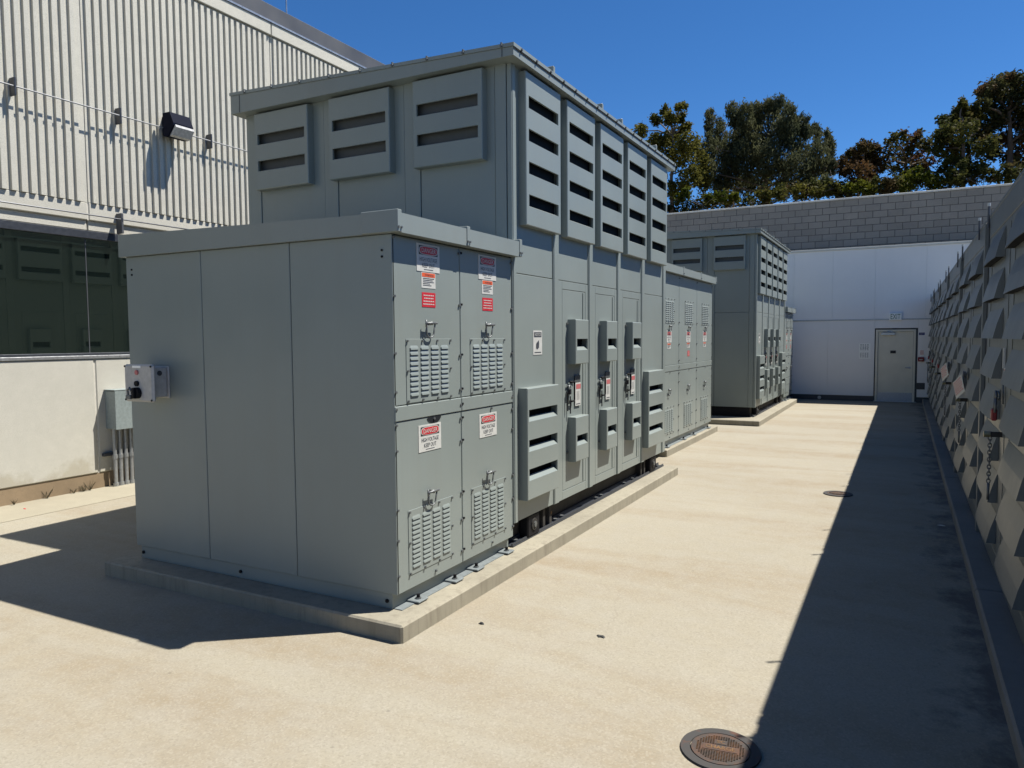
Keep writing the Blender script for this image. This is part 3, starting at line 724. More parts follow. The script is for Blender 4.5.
# control box on the near cabinet's end
cb = thing('control_box', (-5.035, 3.719, 1.54), 'small light grey control box with knob mounted on the near cabinet end', 'control box')
en = ENDF(0, 0)
mb = MB(); en.box(mb, -.10, .095, -.125, .118, .0, .012, .004); part('mounting_flange', mb, 'ctrl_grey', cb)
mb = MB(); en.box(mb, -.145, .075, -.115, .11, .012, .165, .006); part('enclosure', mb, 'ctrl_grey', cb)
mb = MB(); en.box(mb, -.165, .163, -.143, .138, .165, .200, .014); cv = part('cover', mb, 'ctrl_grey', cb)
mb = MB()
for a in (-.15, .148):
    for b in (-.128, .123): bolt(mb, en, a, b, .2, .009, .003)
part('cover_screws', mb, 'black_steel', cv, kind='stuff')
mb = MB(); en.box(mb, -.06, .035, .112, .128, .2, .203); part('name_strip', mb, 'paper', cv)
mb = MB(); bolt(mb, en, -.008, .078, .2, .018, .010, 0, 12); part('pilot_light', mb, 'sign_pink', cb)
mb = MB(); bolt(mb, en, -.008, -.005, .2, .020, .016, 0, 12); part('push_button', mb, 'black_steel', cb)
mb = MB(); bolt(mb, en, -.004, -.075, .2, .042, .030, 0, 14); en.box(mb, -.018, .010, -.115, -.035, .228, .250, .005, 0); part('selector_knob', mb, 'black_steel', cb)
mb = MB(); tube(mb, [en.p(-.07, -.10, .235), en.p(-.07, -.055, .24), en.p(-.045, -.035, .24), en.p(-.03, -.06, .24)], .008, 6); en.box(mb, -.085, -.03, -.12, -.09, .225, .25, .004)
part('padlock', mb, 'zinc', cb)
mb = MB(); tube(mb, [(.072, -.075, .068), (.079, -.075, .068)], .020, 12); part('knockout_plug', mb, 'frame_dark', cb)

# ------------------------------------------------------------------ left building with fluted precast wall
XL = -8.912; YJ = 5.649; BY0, BY1 = -3.0, 15.0
bl = thing('precast_building', (XL, BY0, 0), 'cream fluted concrete building with dark ribbon window on the left', 'building')
def lb(name, mb, mats, parent=bl, **kw):
    o = obj(name, mb, mats, parent, **kw); o.location = -Vector((XL, BY0, 0)) if parent is bl else Vector((0, 0, 0)); return o
W0, W1 = 1.665, 3.215
mb = MB(); box(mb, XL - 8, XL - .30, BY0, BY1, -.1, 6.55); lb('core_wall', mb, 'precast')
joints = [BY0, YJ - 3.05 * 1, YJ, YJ + 3.05, YJ + 6.1, BY1]
for i in range(len(joints) - 1):
    a, b = joints[i] + .008, joints[i + 1] - .008
    mb = MB(); box(mb, XL - .25, XL, a, b, .20, W0 - .03, .012); lb('lower_wall_panel', mb, 'precast_low')
    mb = MB(); box(mb, XL - .30, XL + .0, a, b, 3.345, 3.56, .010); lb('band_panel', mb, 'precast')
    mb = MB(); box(mb, XL - .30, XL - .030, a, b, 3.222, 3.343, .006); lb('head_band', mb, 'precast')
    # fluted panel: backing with trapezoid ribs whose undersides show
    mb = MB(); box(mb, XL - .30, XL - .002, a, b, 3.562, 6.62, 0)
    pt = .1055; nrib = int((b - a) / pt); off = (b - a - nrib * pt) / 2
    for k in range(nrib):
        y = a + off + k * pt; D = .031
        pr = [(y + .003, 0), (y + .008, D), (y + .060, D), (y + .068, 0)]
        z0, z1 = 3.560, 6.600
        vs = [(XL + d - .004, yy, z0) for yy, d in pr] + [(XL + d - .004, yy, z1) for yy, d in pr]
        mb.add(vs, [(0, 1, 5, 4), (1, 2, 6, 5), (2, 3, 7, 6), (3, 2, 1, 0), (4, 5, 6, 7)])
    lb('fluted_panel', mb, 'precast')
    mb = MB(); box(mb, XL - .30, XL + .045, a, b, 6.625, 6.815, .008); lb('coping_panel', mb, 'precast')
    if i:
        mb = MB(); box(mb, XL - .2, XL - .012, joints[i] - .009, joints[i] + .009, .2, W0 - .03); box(mb, XL - .2, XL - .012, joints[i] - .009, joints[i] + .009, 3.345, 6.8)
        lb('joint_sealant', mb, 'caulk')
mb = MB(); box(mb, XL - .35, XL + .06, BY0, BY1, 6.818, 6.845); lb('roof_flashing', mb, 'alu')
mb = MB(); box(mb, XL - .5, XL + .03, BY0, BY1, 6.848, 7.10, .006); lb('roof_fascia', mb, 'fascia_dark')
mb = MB(); tube(mb, [(XL - .1, 9.18, 7.09), (XL - .1, 9.18, 7.75)], .012, 6); lb('air_terminal', mb, 'alu')
mb = MB(); box(mb, XL - .28, XL - .012, BY0, BY1, -.1, .197); lb('footing', mb, 'footing')
win = MB(); box(win, XL - .29, XL - .06, BY0, BY1, W0 - .028, W0, .004); win = lb('window', win, 'frame_dark', label='long dark reflective ribbon window')
mb = MB(); box(mb, XL - .28, XL + .012, BY0, BY1, W0 - .026, W0 + .012, .003); obj('window_sill', mb, 'alu', win)
mb = MB(); box(mb, XL - .28, XL - .02, BY0, BY1, W0 + .013, W0 + .045, .003); obj('bottom_frame', mb, 'frame_dark', win)
mb = MB(); box(mb, XL - .28, XL - .03, BY0, BY1, 3.125, 3.219, .004); obj('window_head', mb, 'frame_dark', win)
panes = [BY0, YJ - 3.05, YJ - .02, YJ + 3.05, YJ + 6.1, BY1]
for i in range(len(panes) - 1):
    mb = MB(); box(mb, XL - .08, XL - .060, panes[i] + .006, panes[i + 1] - .006, W0 + .046, 3.124); obj('pane', mb, 'coated_glass', win)
    if i:
        mb = MB(); box(mb, XL - .078, XL - .056, panes[i] - .0055, panes[i] + .0055, W0 + .046, 3.124); obj('glazing_joint', mb, 'fascia_dark', win)

# wall light
wl_ = thing('wall_light', (XL + .022, 6.80, 4.60), 'dark box-shaped wall light with pale lens on the fluted wall', 'wall light')
mb = MB()
def prism_y(mb, prof, y0, y1, mi=0):
    n = len(prof); vs = [(x, y0, z) for x, z in prof] + [(x, y1, z) for x, z in prof]
    mb.add(vs, [tuple(reversed(range(n))), tuple(n + i for i in range(n))] + [(i, (i + 1) % n, n + (i + 1) % n, n + i) for i in range(n)], mi)
prism_y(mb, [(.10, -.02), (.20, -.03), (.31, .10), (.31, .13), (.24, .28), (.10, .28)], -.155, .155); box(mb, .0, .0995, -.09, .09, .02, .26); obj('housing', mb, 'lamp_navy', wl_)
mb = MB(); prism_y(mb, [(.205, -.030), (.26, -.02), (.335, .075), (.322, .108)], -.135, .150); obj('lens', mb, 'lamp_lens', wl_)
# lightning conductor rods on standoffs
def rod(label, z, x, ys, y0, y1, bh, br):
    e = thing('conductor_rod', (x, y0, z), label, 'conductor rod', 'rods along the left wall')
    mb = MB(); tube(mb, [(0, 0, 0), (0, y1 - y0, 0)], .009, 6); obj('rod', mb, br if bh < .1 else 'rod_grey', e)
    for yy in ys:
        mb = MB(); box(mb, XL + .03 - x, .018, yy - y0 - .010, yy - y0 + .010, -bh * .5, bh * .5, .004); obj('standoff', mb, br, e)
rod('thin pale rod on dark standoffs running behind the wall light', 4.69, XL + .12, [3.5, 4.79, 6.04, 7.42, 8.8], BY0, 14.0, .20, 'frame_dark')
rod('thin lower rod on a grey bracket above the dark window', 3.395, XL + .10, [3.0, 6.02, 9.0], BY0, 14.0, .05, 'frame_dark')
br = MB(); box(br, XL + .004, XL + .115, 6.005, 6.035, 3.22, 3.475, .004)
obj('rod_bracket', br, 'fascia_dark', None, 'upright dark grey bracket on the wall band above the window', 'bracket')
# junction box with conduits
jb = thing('junction_box', (XL, 5.762, .0), 'grey wall box with four conduits below it, left of the near cabinet', 'junction box')
mb = MB(); box(mb, .002, .20, 0, .50, .745, 1.225, .004); obj('box_body', mb, 'box_grey', jb)
mb = MB(); box(mb, .201, .212, -.006, .506, .74, 1.232, .003); box(mb, .0, .215, -.012, .512, 1.2325, 1.245, .003); obj('box_cover', mb, 'box_grey', jb)
for k in range(6):
    y = .055 + .074 * k
    mb = MB(); tube(mb, [(.075, y, .0), (.075, y, .745)], .024, 10); tube(mb, [(.075, y, .0), (.075, y, .05)], .034, 10); tube(mb, [(.075, y, .36), (.075, y, .41)], .031, 10)
    obj('conduit', mb, 'pipe_grey', jb, smooth=False)
mb = MB(); box(mb, .0, .05, -.07, .50, .40, .44, .004); obj('strut', mb, 'frame_dark', jb)
# weeds and litter at the wall foot
rng = random.Random(3)
for k, (y, hh) in enumerate(((4.62, .07), (4.98, .13), (5.30, .06), (5.50, .15), (5.42, .09))):
    mb = MB()
    for q in range(9):
        a = rng.uniform(0, 6.28); l = hh * rng.uniform(.5, 1.1)
        pts = [Vector((0, 0, 0))]
        for s in range(3): pts.append(pts[-1] + Vector((math.cos(a) * l * .2 + rng.uniform(-.01, .01), math.sin(a) * l * .22, l * .33)))
        tube(mb, pts, [.004, .0035, .003, .001], 4); 
        for s in pts[1:]:
            d = Vector((rng.uniform(-1, 1), rng.uniform(-1, 1), rng.uniform(-.2, .8))) * .010; e2 = Vector((rng.uniform(-1, 1), rng.uniform(-1, 1), 0)) * .004
            mb.add([s, s + d + e2, s + d * 1.8, s + d - e2], [(0, 1, 2, 3)])
    o = obj('weed', mb, 'weed', None, ['tiny dry weed at the wall foot, farthest left', 'dry weed with upright stem by the stained footing', 'small dry weed at the wall foot, middle of the cluster',
             'tallest dry weed beside the conduits', 'bushy dry weed just left of the conduits'][k], 'weed', 'weeds at the wall foot')
    o.location = (XL + .03, y, .004)

# ------------------------------------------------------------------ far white wall, door and fittings
YW = 23.15
fw = thing('panel_wall', (-2, YW, 0), 'pale bluish-white panel wall closing the far end of the yard', 'wall')
en = ENDF(-0.0, YW)
def fwp(name, mb, mats, parent=None, **kw):
    o = obj(name, mb, mats, parent or fw, **kw)
    if parent is None: o.location = (2, -YW, 0)
    return o
mb = MB(); box(mb, -12, 6, YW + .06, YW + .4, -.1, 4.30); box(mb, -12, -.745, YW + .03, YW + .059, -.1, .2); box(mb, .345, 6, YW + .03, YW + .059, -.1, .2); fwp('wall_core', mb, 'frame_dark')
xs = [-10.2, -7.9, -6.0, -4.1, -3.0, -1.95]
cols = xs + [-0.735]
for i in range(len(cols) - 1):
    mb = MB(); box(mb, cols[i] + .001, cols[i + 1] - .001, YW, YW + .058, .150, 2.295, .002); fwp('wall_panel', mb, 'wall_panel')
mb = MB(); box(mb, -.733, .335, YW, YW + .058, 2.065, 2.295, .003); fwp('wall_panel', mb, 'wall_panel')
mb = MB(); box(mb, .337, 6, YW, YW + .058, .150, 2.295, .003); fwp('wall_panel', mb, 'wall_panel')
up = [-10.2, -7.9, -6.0, -4.1, -2.9, -1.85, -.75, .5, 2.2, 6]
for i in range(len(up) - 1):
    mb = MB(); box(mb, up[i] + .001, up[i + 1] - .001, YW, YW + .058, 2.325, 4.30, .002); fwp('wall_panel', mb, 'wall_panel')
mb = MB(); box(mb, -12, 6, YW - .02, YW + .055, 2.298, 2.322, .003); fwp('joint_trim', mb, 'alu')
mb = MB(); box(mb, -12, 6, YW - .03, YW + .42, 4.301, 4.36, .004); fwp('wall_coping', mb, 'cap_concrete')
# door
DX0, DX1, DZ1 = -.705, .285, 2.025
mb = MB()
box(mb, DX0, DX0 + .055, YW + .015, YW + .12, 0, DZ1, .003); box(mb, DX1 - .055, DX1, YW + .015, YW + .12, 0, DZ1, .003); box(mb, DX0 + .0555, DX1 - .0555, YW + .015, YW + .12, DZ1 - .055, DZ1, .003)
dr = fwp('door', mb, 'door_paint', label='beige metal door in a recessed frame')
dr.location = (2, -YW, 0)
mb = MB(); box(mb, DX0 + .060, DX1 - .060, YW + .05, YW + .095, .012, DZ1 - .060, .003); obj('door_leaf', mb, 'door_paint', dr)
mb = MB(); box(mb, DX0 + .062, DX1 - .062, YW + .044, YW + .049, .014, .26, .001); obj('kick_plate', mb, 'kick_metal', dr)
mb = MB(); box(mb, DX0 + .13, DX0 + .48, YW - .01, YW + .049, DZ1 - .155, DZ1 - .085, .006); tube(mb, [(DX0 + .2, YW + .0, DZ1 - .08), (DX0 + .42, YW - .12, DZ1 - .07), (DX0 + .3, YW + .01, DZ1 - .045)], .012, 6); obj('door_closer', mb, 'alu', dr)
mb = MB(); box(mb, DX0 + .37, DX0 + .51, YW + .043, YW + .0495, 1.36, 1.44); obj('door_sign', mb, 'sign_black', dr)
mb = MB(); tube(mb, [(DX1 - .13, YW + .05, .96), (DX1 - .13, YW - .01, .96), (DX1 - .24, YW - .01, .965)], .013, 6); tube(mb, [(DX1 - .13, YW + .05, .96), (DX1 - .13, YW + .04, .96)], .03, 10); obj('door_lever', mb, 'alu', dr)
mb = MB(); box(mb, DX0 - .03, DX1 + .05, YW - .05, YW + .11, .004, .014); obj('threshold', mb, 'alu', dr)
# exit sign
ex = thing('exit_sign', (-.225, YW, 2.385), 'white EXIT sign with green letters above the beige door', 'sign')
e2 = ENDF(0, 0); mb = MB(); e2.box(mb, -.155, .155, -.10, .10, .002, .06, .008); obj('housing', mb, 'paper', ex)
mb = MB(); text(mb, e2, 'EXIT', 0, 0, .24, .14, .062); obj('lettering', mb, 'sign_green', ex)
for (x, z, wd, ht, lab) in ((-.98, 1.52, .29, .24, 'upper paper notice taped left of the beige door'), (-.98, 1.30, .29, .19, 'lower paper notice taped left of the beige door')):
    e = thing('paper_notice', (x, YW, z), lab, 'notice', 'paper notices by the door')
    mb = MB(); e2.box(mb, -wd / 2, wd / 2, -ht / 2, ht / 2, .001, .004); obj('sheet', mb, 'paper', e)
    mb = MB(); rr = random.Random(int(z * 100))
    for k in range(5):
        for q in range(4):
            a = -wd * .4 + q * wd * .2; e2.quad(mb, [(a, ht * (.32 - k * .15), .0052), (a + wd * rr.uniform(.08, .17), ht * (.32 - k * .15), .0052), (a + wd * .12, ht * (.38 - k * .15), .0052), (a, ht * (.38 - k * .15), .0052)])
    obj('lettering', mb, 'sign_ink', e)
e = thing('blue_sign', (.425, YW, 1.90), 'small dark blue sign on the wall right of the door', 'sign'); mb = MB(); e2.box(mb, -.07, .07, -.035, .035, .001, .006, .002); obj('plate', mb, 'sign_blue', e)
mb = MB(); text(mb, e2, 'EXIT', 0, 0, .09, .03, .0075); obj('lettering', mb, 'sign_white', e)
e = thing('fire_notice', (.44, YW, 1.375), 'small white notice with red print above the red pull station', 'sign'); mb = MB(); e2.box(mb, -.055, .055, -.075, .075, .001, .005); obj('plate', mb, 'paper', e)
mb = MB()
for k in range(4): e2.quad(mb, [(-.045, .05 - k * .03, .0062), (.045, .05 - k * .03, .0062), (.045, .064 - k * .03, .0062), (-.045, .064 - k * .03, .0062)])
obj('lettering', mb, 'sign_red', e)
e = thing('pull_station', (.42, YW, 1.20), 'red fire alarm pull station right of the beige door', 'alarm'); mb = MB(); e2.box(mb, -.075, .075, -.06, .06, .001, .06, .008); obj('housing', mb, 'lock_red', e)
mb = MB(); e2.box(mb, -.04, .04, -.02, .005, .06, .075, .004); obj('pull_handle', mb, 'sign_white', e)
e = thing('vent_grille', (.42, YW, .46), 'small grey vent grille low on the wall right of the door', 'grille'); mb = MB()
e2.box(mb, -.11, .11, -.09, .09, .001, .008, .002); fo = obj('frame', mb, 'slot_back', e)
for k in range(5):
    mb = MB(); e2.box(mb, -.095, .095, -.072 + k * .032, -.055 + k * .032, .0085, .018, .002); obj('slat', mb, 'fascia_dark', e)
e = thing('pipe_stub', (-2.15, YW, .07), 'small pale pipe stub at the foot of the white wall', 'pipe'); mb = MB(); tube(mb, [(0, .05, 0), (0, -.05, 0)], .035, 10); tube(mb, [(0, -.02, 0), (0, -.035, 0)], .05, 10); obj('pipe', mb, 'sign_white', e)

# ------------------------------------------------------------------ block wall behind
bw = thing('block_wall', (0, 25.0, 0), 'grey concrete block wall rising behind the white panel wall', 'wall')
mb = MB(); box(mb, -14, 9, .012, .35, -.1, 6.03); obj('mortar_core', mb, 'mortar', bw)
bm = MB(); box(bm, .006, .396, 0, .05, .006, .197, .004); bme = bm.mesh('block', ['block_concrete'])
rng = random.Random(8)
ncol = 27
for r in range(9):
    for k in range(ncol):
        o = obj('block', bme, 'block_concrete', bw); o.location = (-8.156 + k * .402 + (.201 if r % 2 else 0), rng.uniform(-.002, .002), 4.203 + r * .203)
mb = MB(); box(mb, -14, 9, -.03, .36, 6.032, 6.085, .006); obj('wall_cap', mb, 'cap_concrete', bw)

# ------------------------------------------------------------------ louvred row on the right
XR = .636; RZ = .088; RT = 2.885 - RZ; MP = 3.23; MW = 2.97
def row_hood_mesh():
    mb = MB(); bk = BACK(0, 0); n = 6; W_, Hh, D = .95, .225, .062
    def P(u, v, d): return bk.p(u, v, d)
    top = [P(W_ * i / n, Hh, .001) for i in range(n + 1)]
    midp = [P(W_ * i / n, Hh * .5, D * .5 + .006 + .003 * math.sin(math.pi * i / n)) for i in range(n + 1)]
    bot = [P(W_ * i / n, 0, D + .008 * math.sin(math.pi * i / n)) for i in range(n + 1)]
    lip = [P(W_ * i / n, .004, D - .010 + .008 * math.sin(math.pi * i / n)) for i in range(n + 1)]
    vs = top + midp + bot + lip; N = n + 1
    fs = [(r * N + i, r * N + i + 1, (r + 1) * N + i + 1, (r + 1) * N + i) for r in range(3) for i in range(n)]
    mb.add(vs, fs, 0)
    for s, i in ((0, 0), (W_, n)):
        mb.add([P(s, Hh, .001), midp[i], bot[i], P(s, 0, .001)], [(0, 1, 2, 3)], 0)
    for i in range(n): mb.add([P(W_ * i / n, .006, .001), P(W_ * (i + 1) / n, .006, .001), lip[i + 1], lip[i]], [(0, 1, 2, 3)], 1)  # dark faces over the open bottom, painted for the shaded interior
    me = mb.mesh('louvre_hood', ['row_paint', 'shade_black'])
    return me
HM = row_hood_mesh()
def row_unit(y_far, label, W=MW, detail=True):
    """unit spanning y_far-W .. y_far, facing -X; empty at its far front foot"""
    e = thing('louvred_enclosure', (XR, y_far, RZ), label, 'electrical cabinet', 'louvred enclosures in the right-hand row')
    bk = BACK(0, 0); s = W / MW
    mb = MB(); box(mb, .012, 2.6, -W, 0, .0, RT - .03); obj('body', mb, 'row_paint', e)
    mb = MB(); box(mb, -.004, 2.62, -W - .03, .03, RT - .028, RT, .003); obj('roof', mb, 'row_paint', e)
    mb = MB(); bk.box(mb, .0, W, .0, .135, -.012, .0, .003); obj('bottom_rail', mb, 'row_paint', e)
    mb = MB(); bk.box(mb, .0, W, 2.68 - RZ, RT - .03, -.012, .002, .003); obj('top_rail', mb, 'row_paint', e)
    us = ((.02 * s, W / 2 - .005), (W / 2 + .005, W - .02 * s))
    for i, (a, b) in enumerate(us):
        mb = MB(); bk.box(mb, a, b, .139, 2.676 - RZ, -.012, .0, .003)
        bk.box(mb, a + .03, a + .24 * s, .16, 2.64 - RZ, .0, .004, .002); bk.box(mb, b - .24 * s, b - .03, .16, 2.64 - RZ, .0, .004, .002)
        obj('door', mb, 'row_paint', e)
    h0 = [2.42, 2.12, 1.825, 1.53, 1.228, .92, .605, .298]
    for uc in (.20 * s, 1.72 * s):
        for z in h0:
            o = obj('louvre_hood', HM, None, e) if False else link(bpy.data.objects.new('louvre_hood', HM), e)
            o.location = (-.0005, -uc, z - RZ); o.scale = (1, s, 1)
    # lock: hasp, shackle, red padlock, chain, tags
    if detail:
        c = W / 2 - .13
        mb = MB(); bk.box(mb, c - .05, c + .02, 1.36 - RZ, 1.50 - RZ, .001, .012, .003)
        tube(mb, ring_pts(bk, c, 1.40 - RZ, .05, .032, .05, 0, math.pi, 8) , .009, 6); tube(mb, [bk.p(c - .032, 1.40 - RZ, .05), bk.p(c - .032, 1.30 - RZ, .055)], .009, 6); tube(mb, [bk.p(c + .032, 1.40 - RZ, .05), bk.p(c + .032, 1.30 - RZ, .055)], .009, 6)
        tube(mb, ring_pts(bk, c + .01, 1.42 - RZ, .035, .05, .03, 0, 2 * math.pi, 10), .007, 6)
        hp = obj('hasp', mb, 'zinc', e, smooth=True)
        mb = MB(); bk.box(mb, c - .045, c + .03, 1.24 - RZ, 1.325 - RZ, .04, .075, .008); obj('padlock', mb, 'lock_red', hp)
        mb = MB(); bk.box(mb, c - .018, c + .018, 1.122 - RZ, 1.158 - RZ, .0, .075, .004); tube(mb, [bk.p(c, 1.14 - RZ, .075), bk.p(c, 1.14 - RZ, .115)], .022, 10, 1)
        obj('door_latch', mb, ['grimy_steel', 'brass'], e)
        mb = MB(); y0 = 1.11 - RZ
        for k in range(13):
            z = y0 - k * .026; sw = .004 * math.sin(k)
            pts = []
            for q in range(9):
                a = 2 * math.pi * q / 8
                ou, od = (.011 * math.cos(a), 0) if k % 2 else (0, .011 * math.cos(a))
                pts.append(bk.p(c - .01 + ou + sw - k * .001, z + .018 * math.sin(a), .075 + od))
            tube(mb, pts, .0042, 5, caps=False)
        tube(mb, [bk.p(c - .02, y0 - .33, .075), bk.p(c - .026, y0 - .45, .075)], .010, 6)
        obj('chain', mb, 'zinc', e, smooth=True)
    for u in (-.18 + .03, W - .62 * s):
        if -.2 < u: 
            mb = MB(); tube(mb, [bk.p(max(u, .02), 2.77 - RZ, .018), bk.p(max(u, .02), 2.975 - RZ, .018)], .009, 8, 0); tube(mb, [bk.p(max(u, .02), 2.955 - RZ, .018), bk.p(max(u, .02), 2.982 - RZ, .018)], .012, 8, 1)
            obj('roof_pin', mb, ['fascia_dark', 'sign_white'], e)
    return e
yf = [4.365, 7.595, 10.825, 14.055, 17.285, 20.515]
labs = ['louvred enclosure at the near end of the right-hand row, beyond the frame edge', 'nearest fully seen louvred enclosure on the right, with chain and red padlock',
        'second louvred enclosure from the frame edge, with white lock-out tag', 'third louvred enclosure from the frame edge, with a smaller white tag',
        'fourth louvred enclosure from the frame edge in the right-hand row', 'fifth louvred enclosure from the frame edge in the right-hand row']
units = [row_unit(a, l) for a, l in zip(yf, labs)]
units.append(row_unit(23.06, 'last louvred enclosure of the right-hand row, against the white wall', 2.32))
mb = MB()
fil = thing('gap_filler', (XR, 4, RZ), 'dark backing between the louvred enclosures of the right-hand row', 'panel') if False else None
for k, a in enumerate(yf):
    mb = MB(); box(mb, .004, 2.5, .002, .258, .0, RT - .004); o = obj('gap_shade_filler', mb, 'fascia_dark', units[k])  # flush dark panel; the shade of the gap is put into its colour
    mb = MB(); box(mb, -.030, .003, .10, .19, .0, RT - .06, .004); obj('side_post', mb, 'row_paint', units[k])
# tags hung on the locks
def hang_tag(yc, z, wd, ht, rot, label, lines=4):
    e = thing('lockout_tag', (XR - (.115 if wd > .1 else .035), yc, z), label, 'tag', 'tags hung on the right-hand row')
    bk = BACK(0, 0); mb = MB(); bk.box(mb, -wd / 2, wd / 2, -ht, 0, 0, .003, .001); s = obj('card', mb, 'sign_white', e)
    mb = MB()
    rr = random.Random(int(yc * 10)); n_l = lines + 2
    for k in range(n_l):
        v = -ht * (.10 + .80 * k / n_l); a = -wd * .42
        while a < wd * .30:
            l = wd * rr.uniform(.08, .22); bk.quad(mb, [(a, v - ht * .055, .0042), (min(a + l, wd * .42), v - ht * .055, .0042), (min(a + l, wd * .42), v, .0042), (a, v, .0042)]); a += l + wd * .05
    obj('lettering', mb, 'sign_red', s)
    mb = MB(); tube(mb, [bk.p(0, -.005, .002), bk.p(0, .03, -.03)], .003, 5); obj('tie', mb, 'black_steel', e)
    e.rotation_euler = (rot, 0, 0.35); return e
hang_tag(9.36, 1.38, .22, .20, -.5, 'white and red lock-out tag hanging tilted on the second enclosure')
hang_tag(12.62, 1.40, .22, .20, -.5, 'smaller white and red tag hanging tilted on the third enclosure')
hang_tag(5.80, 1.63, .055, .10, .1, 'narrow faded tag on the door edge of the nearest louvred enclosure', 2)
for (yy, lab) in ((6.17, 'white plastic strip on the door stile of the nearest louvred enclosure'), (9.40, 'thin white strip on the door stile of the second louvred enclosure')):
    mb = MB(); box(mb, -.022, -.006, -.012, .012, -.07, .075, .002); o = obj('marker_strip', mb, 'sign_white', None, lab, 'strip', 'white strips on the right-hand row'); o.location = (XR, yy, 1.685)

# ------------------------------------------------------------------ manhole covers and debris
def manhole(x, y, r, label, rz):
    e = thing('manhole_cover', (x, y, .004), label, 'manhole cover', 'manhole covers in the yard slab')
    e.rotation_euler.z = rz
    n = 40; C = lambda rad, z: [(rad * math.cos(2 * math.pi * k / n), rad * math.sin(2 * math.pi * k / n), z) for k in range(n)]
    mb = MB(); vs = C(r, .0) + C(r * .985, .006) + C(r * .755, .006) + C(r * .745, .002)
    fs = [(q * n + k, q * n + (k + 1) % n, (q + 1) * n + (k + 1) % n, (q + 1) * n + k) for q in range(3) for k in range(n)]
    mb.add(vs, fs); obj('frame_ring', mb, 'cast_iron_ring', e)
    mb = MB(); vs = C(r * .730, .0) + C(r * .722, .006); fs = [(k, (k + 1) % n, n + (k + 1) % n, n + k) for k in range(n)] + [tuple(n + k for k in range(n))]
    mb.add(vs, fs); lid = obj('lid', mb, 'cast_iron', e)
    mb = MB(); st = r * .062
    for i in range(-9, 10):
        for j in range(-9, 10):
            a, b = i * st, j * st
            if math.hypot(a, b) > r * .60: continue
            if abs(b) < r * .15 and abs(a) < r * .46: continue
            if r * .15 < b < r * .40 and abs(a) < r * .17: continue
            box(mb, a - st * .33, a + st * .33, b - st * .20, b + st * .20, .006, .0095)
    obj('tread_studs', mb, 'rusty_studs', lid, kind='stuff')
    mb = MB(); box(mb, -r * .43, r * .43, -r * .13, r * .13, .006, .0085)
    box(mb, -r * .15, r * .15, r * .17, r * .38, .006, .0085); obj('name_plate', mb, 'cast_iron', lid)
    f2 = Frame((0, 0, 0), (1, 0, 0), (0, 0, 1)); mb = MB()
    for s_, cy, wd, ht in (('CHARGE', 0, r * .72, r * .15), ('SC', r * .275, r * .2, r * .13)):
        vs, fs = text_verts(s_); mb.add([(a * wd, cy + b * ht, .0105) for a, b in vs], fs)
    obj('lettering', mb, 'rust_orange', lid)
    return e
manhole(-.686, 3.245, .176, 'rusty round manhole cover at the bottom edge, half in shadow', math.radians(8))
manhole(-.644, 9.32, .160, 'small farther manhole cover at the edge of the long shadow', math.radians(8))
rng = random.Random(11)
def scrap(x, y, r, label, mat='debris_dark', h=.012):
    mb = MB(); n = 9; ring = [(x + r * rng.uniform(.5, 1.2) * math.cos(2 * math.pi * k / n) * 1.5, y + r * rng.uniform(.4, 1.0) * math.sin(2 * math.pi * k / n)) for k in range(n)]
    vs = [(a, b, .001) for a, b in ring] + [(x + (a - x) * .6, y + (b - y) * .6, h * rng.uniform(.6, 1.2)) for a, b in ring]
    mb.add(vs, [(k, (k + 1) % n, n + (k + 1) % n, n + k) for k in range(n)] + [tuple(range(n, 2 * n))])
    obj('scrap', mb, mat, None, label, 'debris', 'debris on the slab')
scrap(-1.62, 4.18, .022, 'dark scrap lying alone on the sunlit slab')
scrap(-2.38, 4.02, .014, 'tiny black crumb by the near pad corner')
scrap(.36, 8.2, .022, 'small pale scrap in the shade by the kerb', 'cap_concrete', .006)
scrap(-8.55, 4.55, .02, 'small red scrap at the foot of the cream wall', 'sign_red')

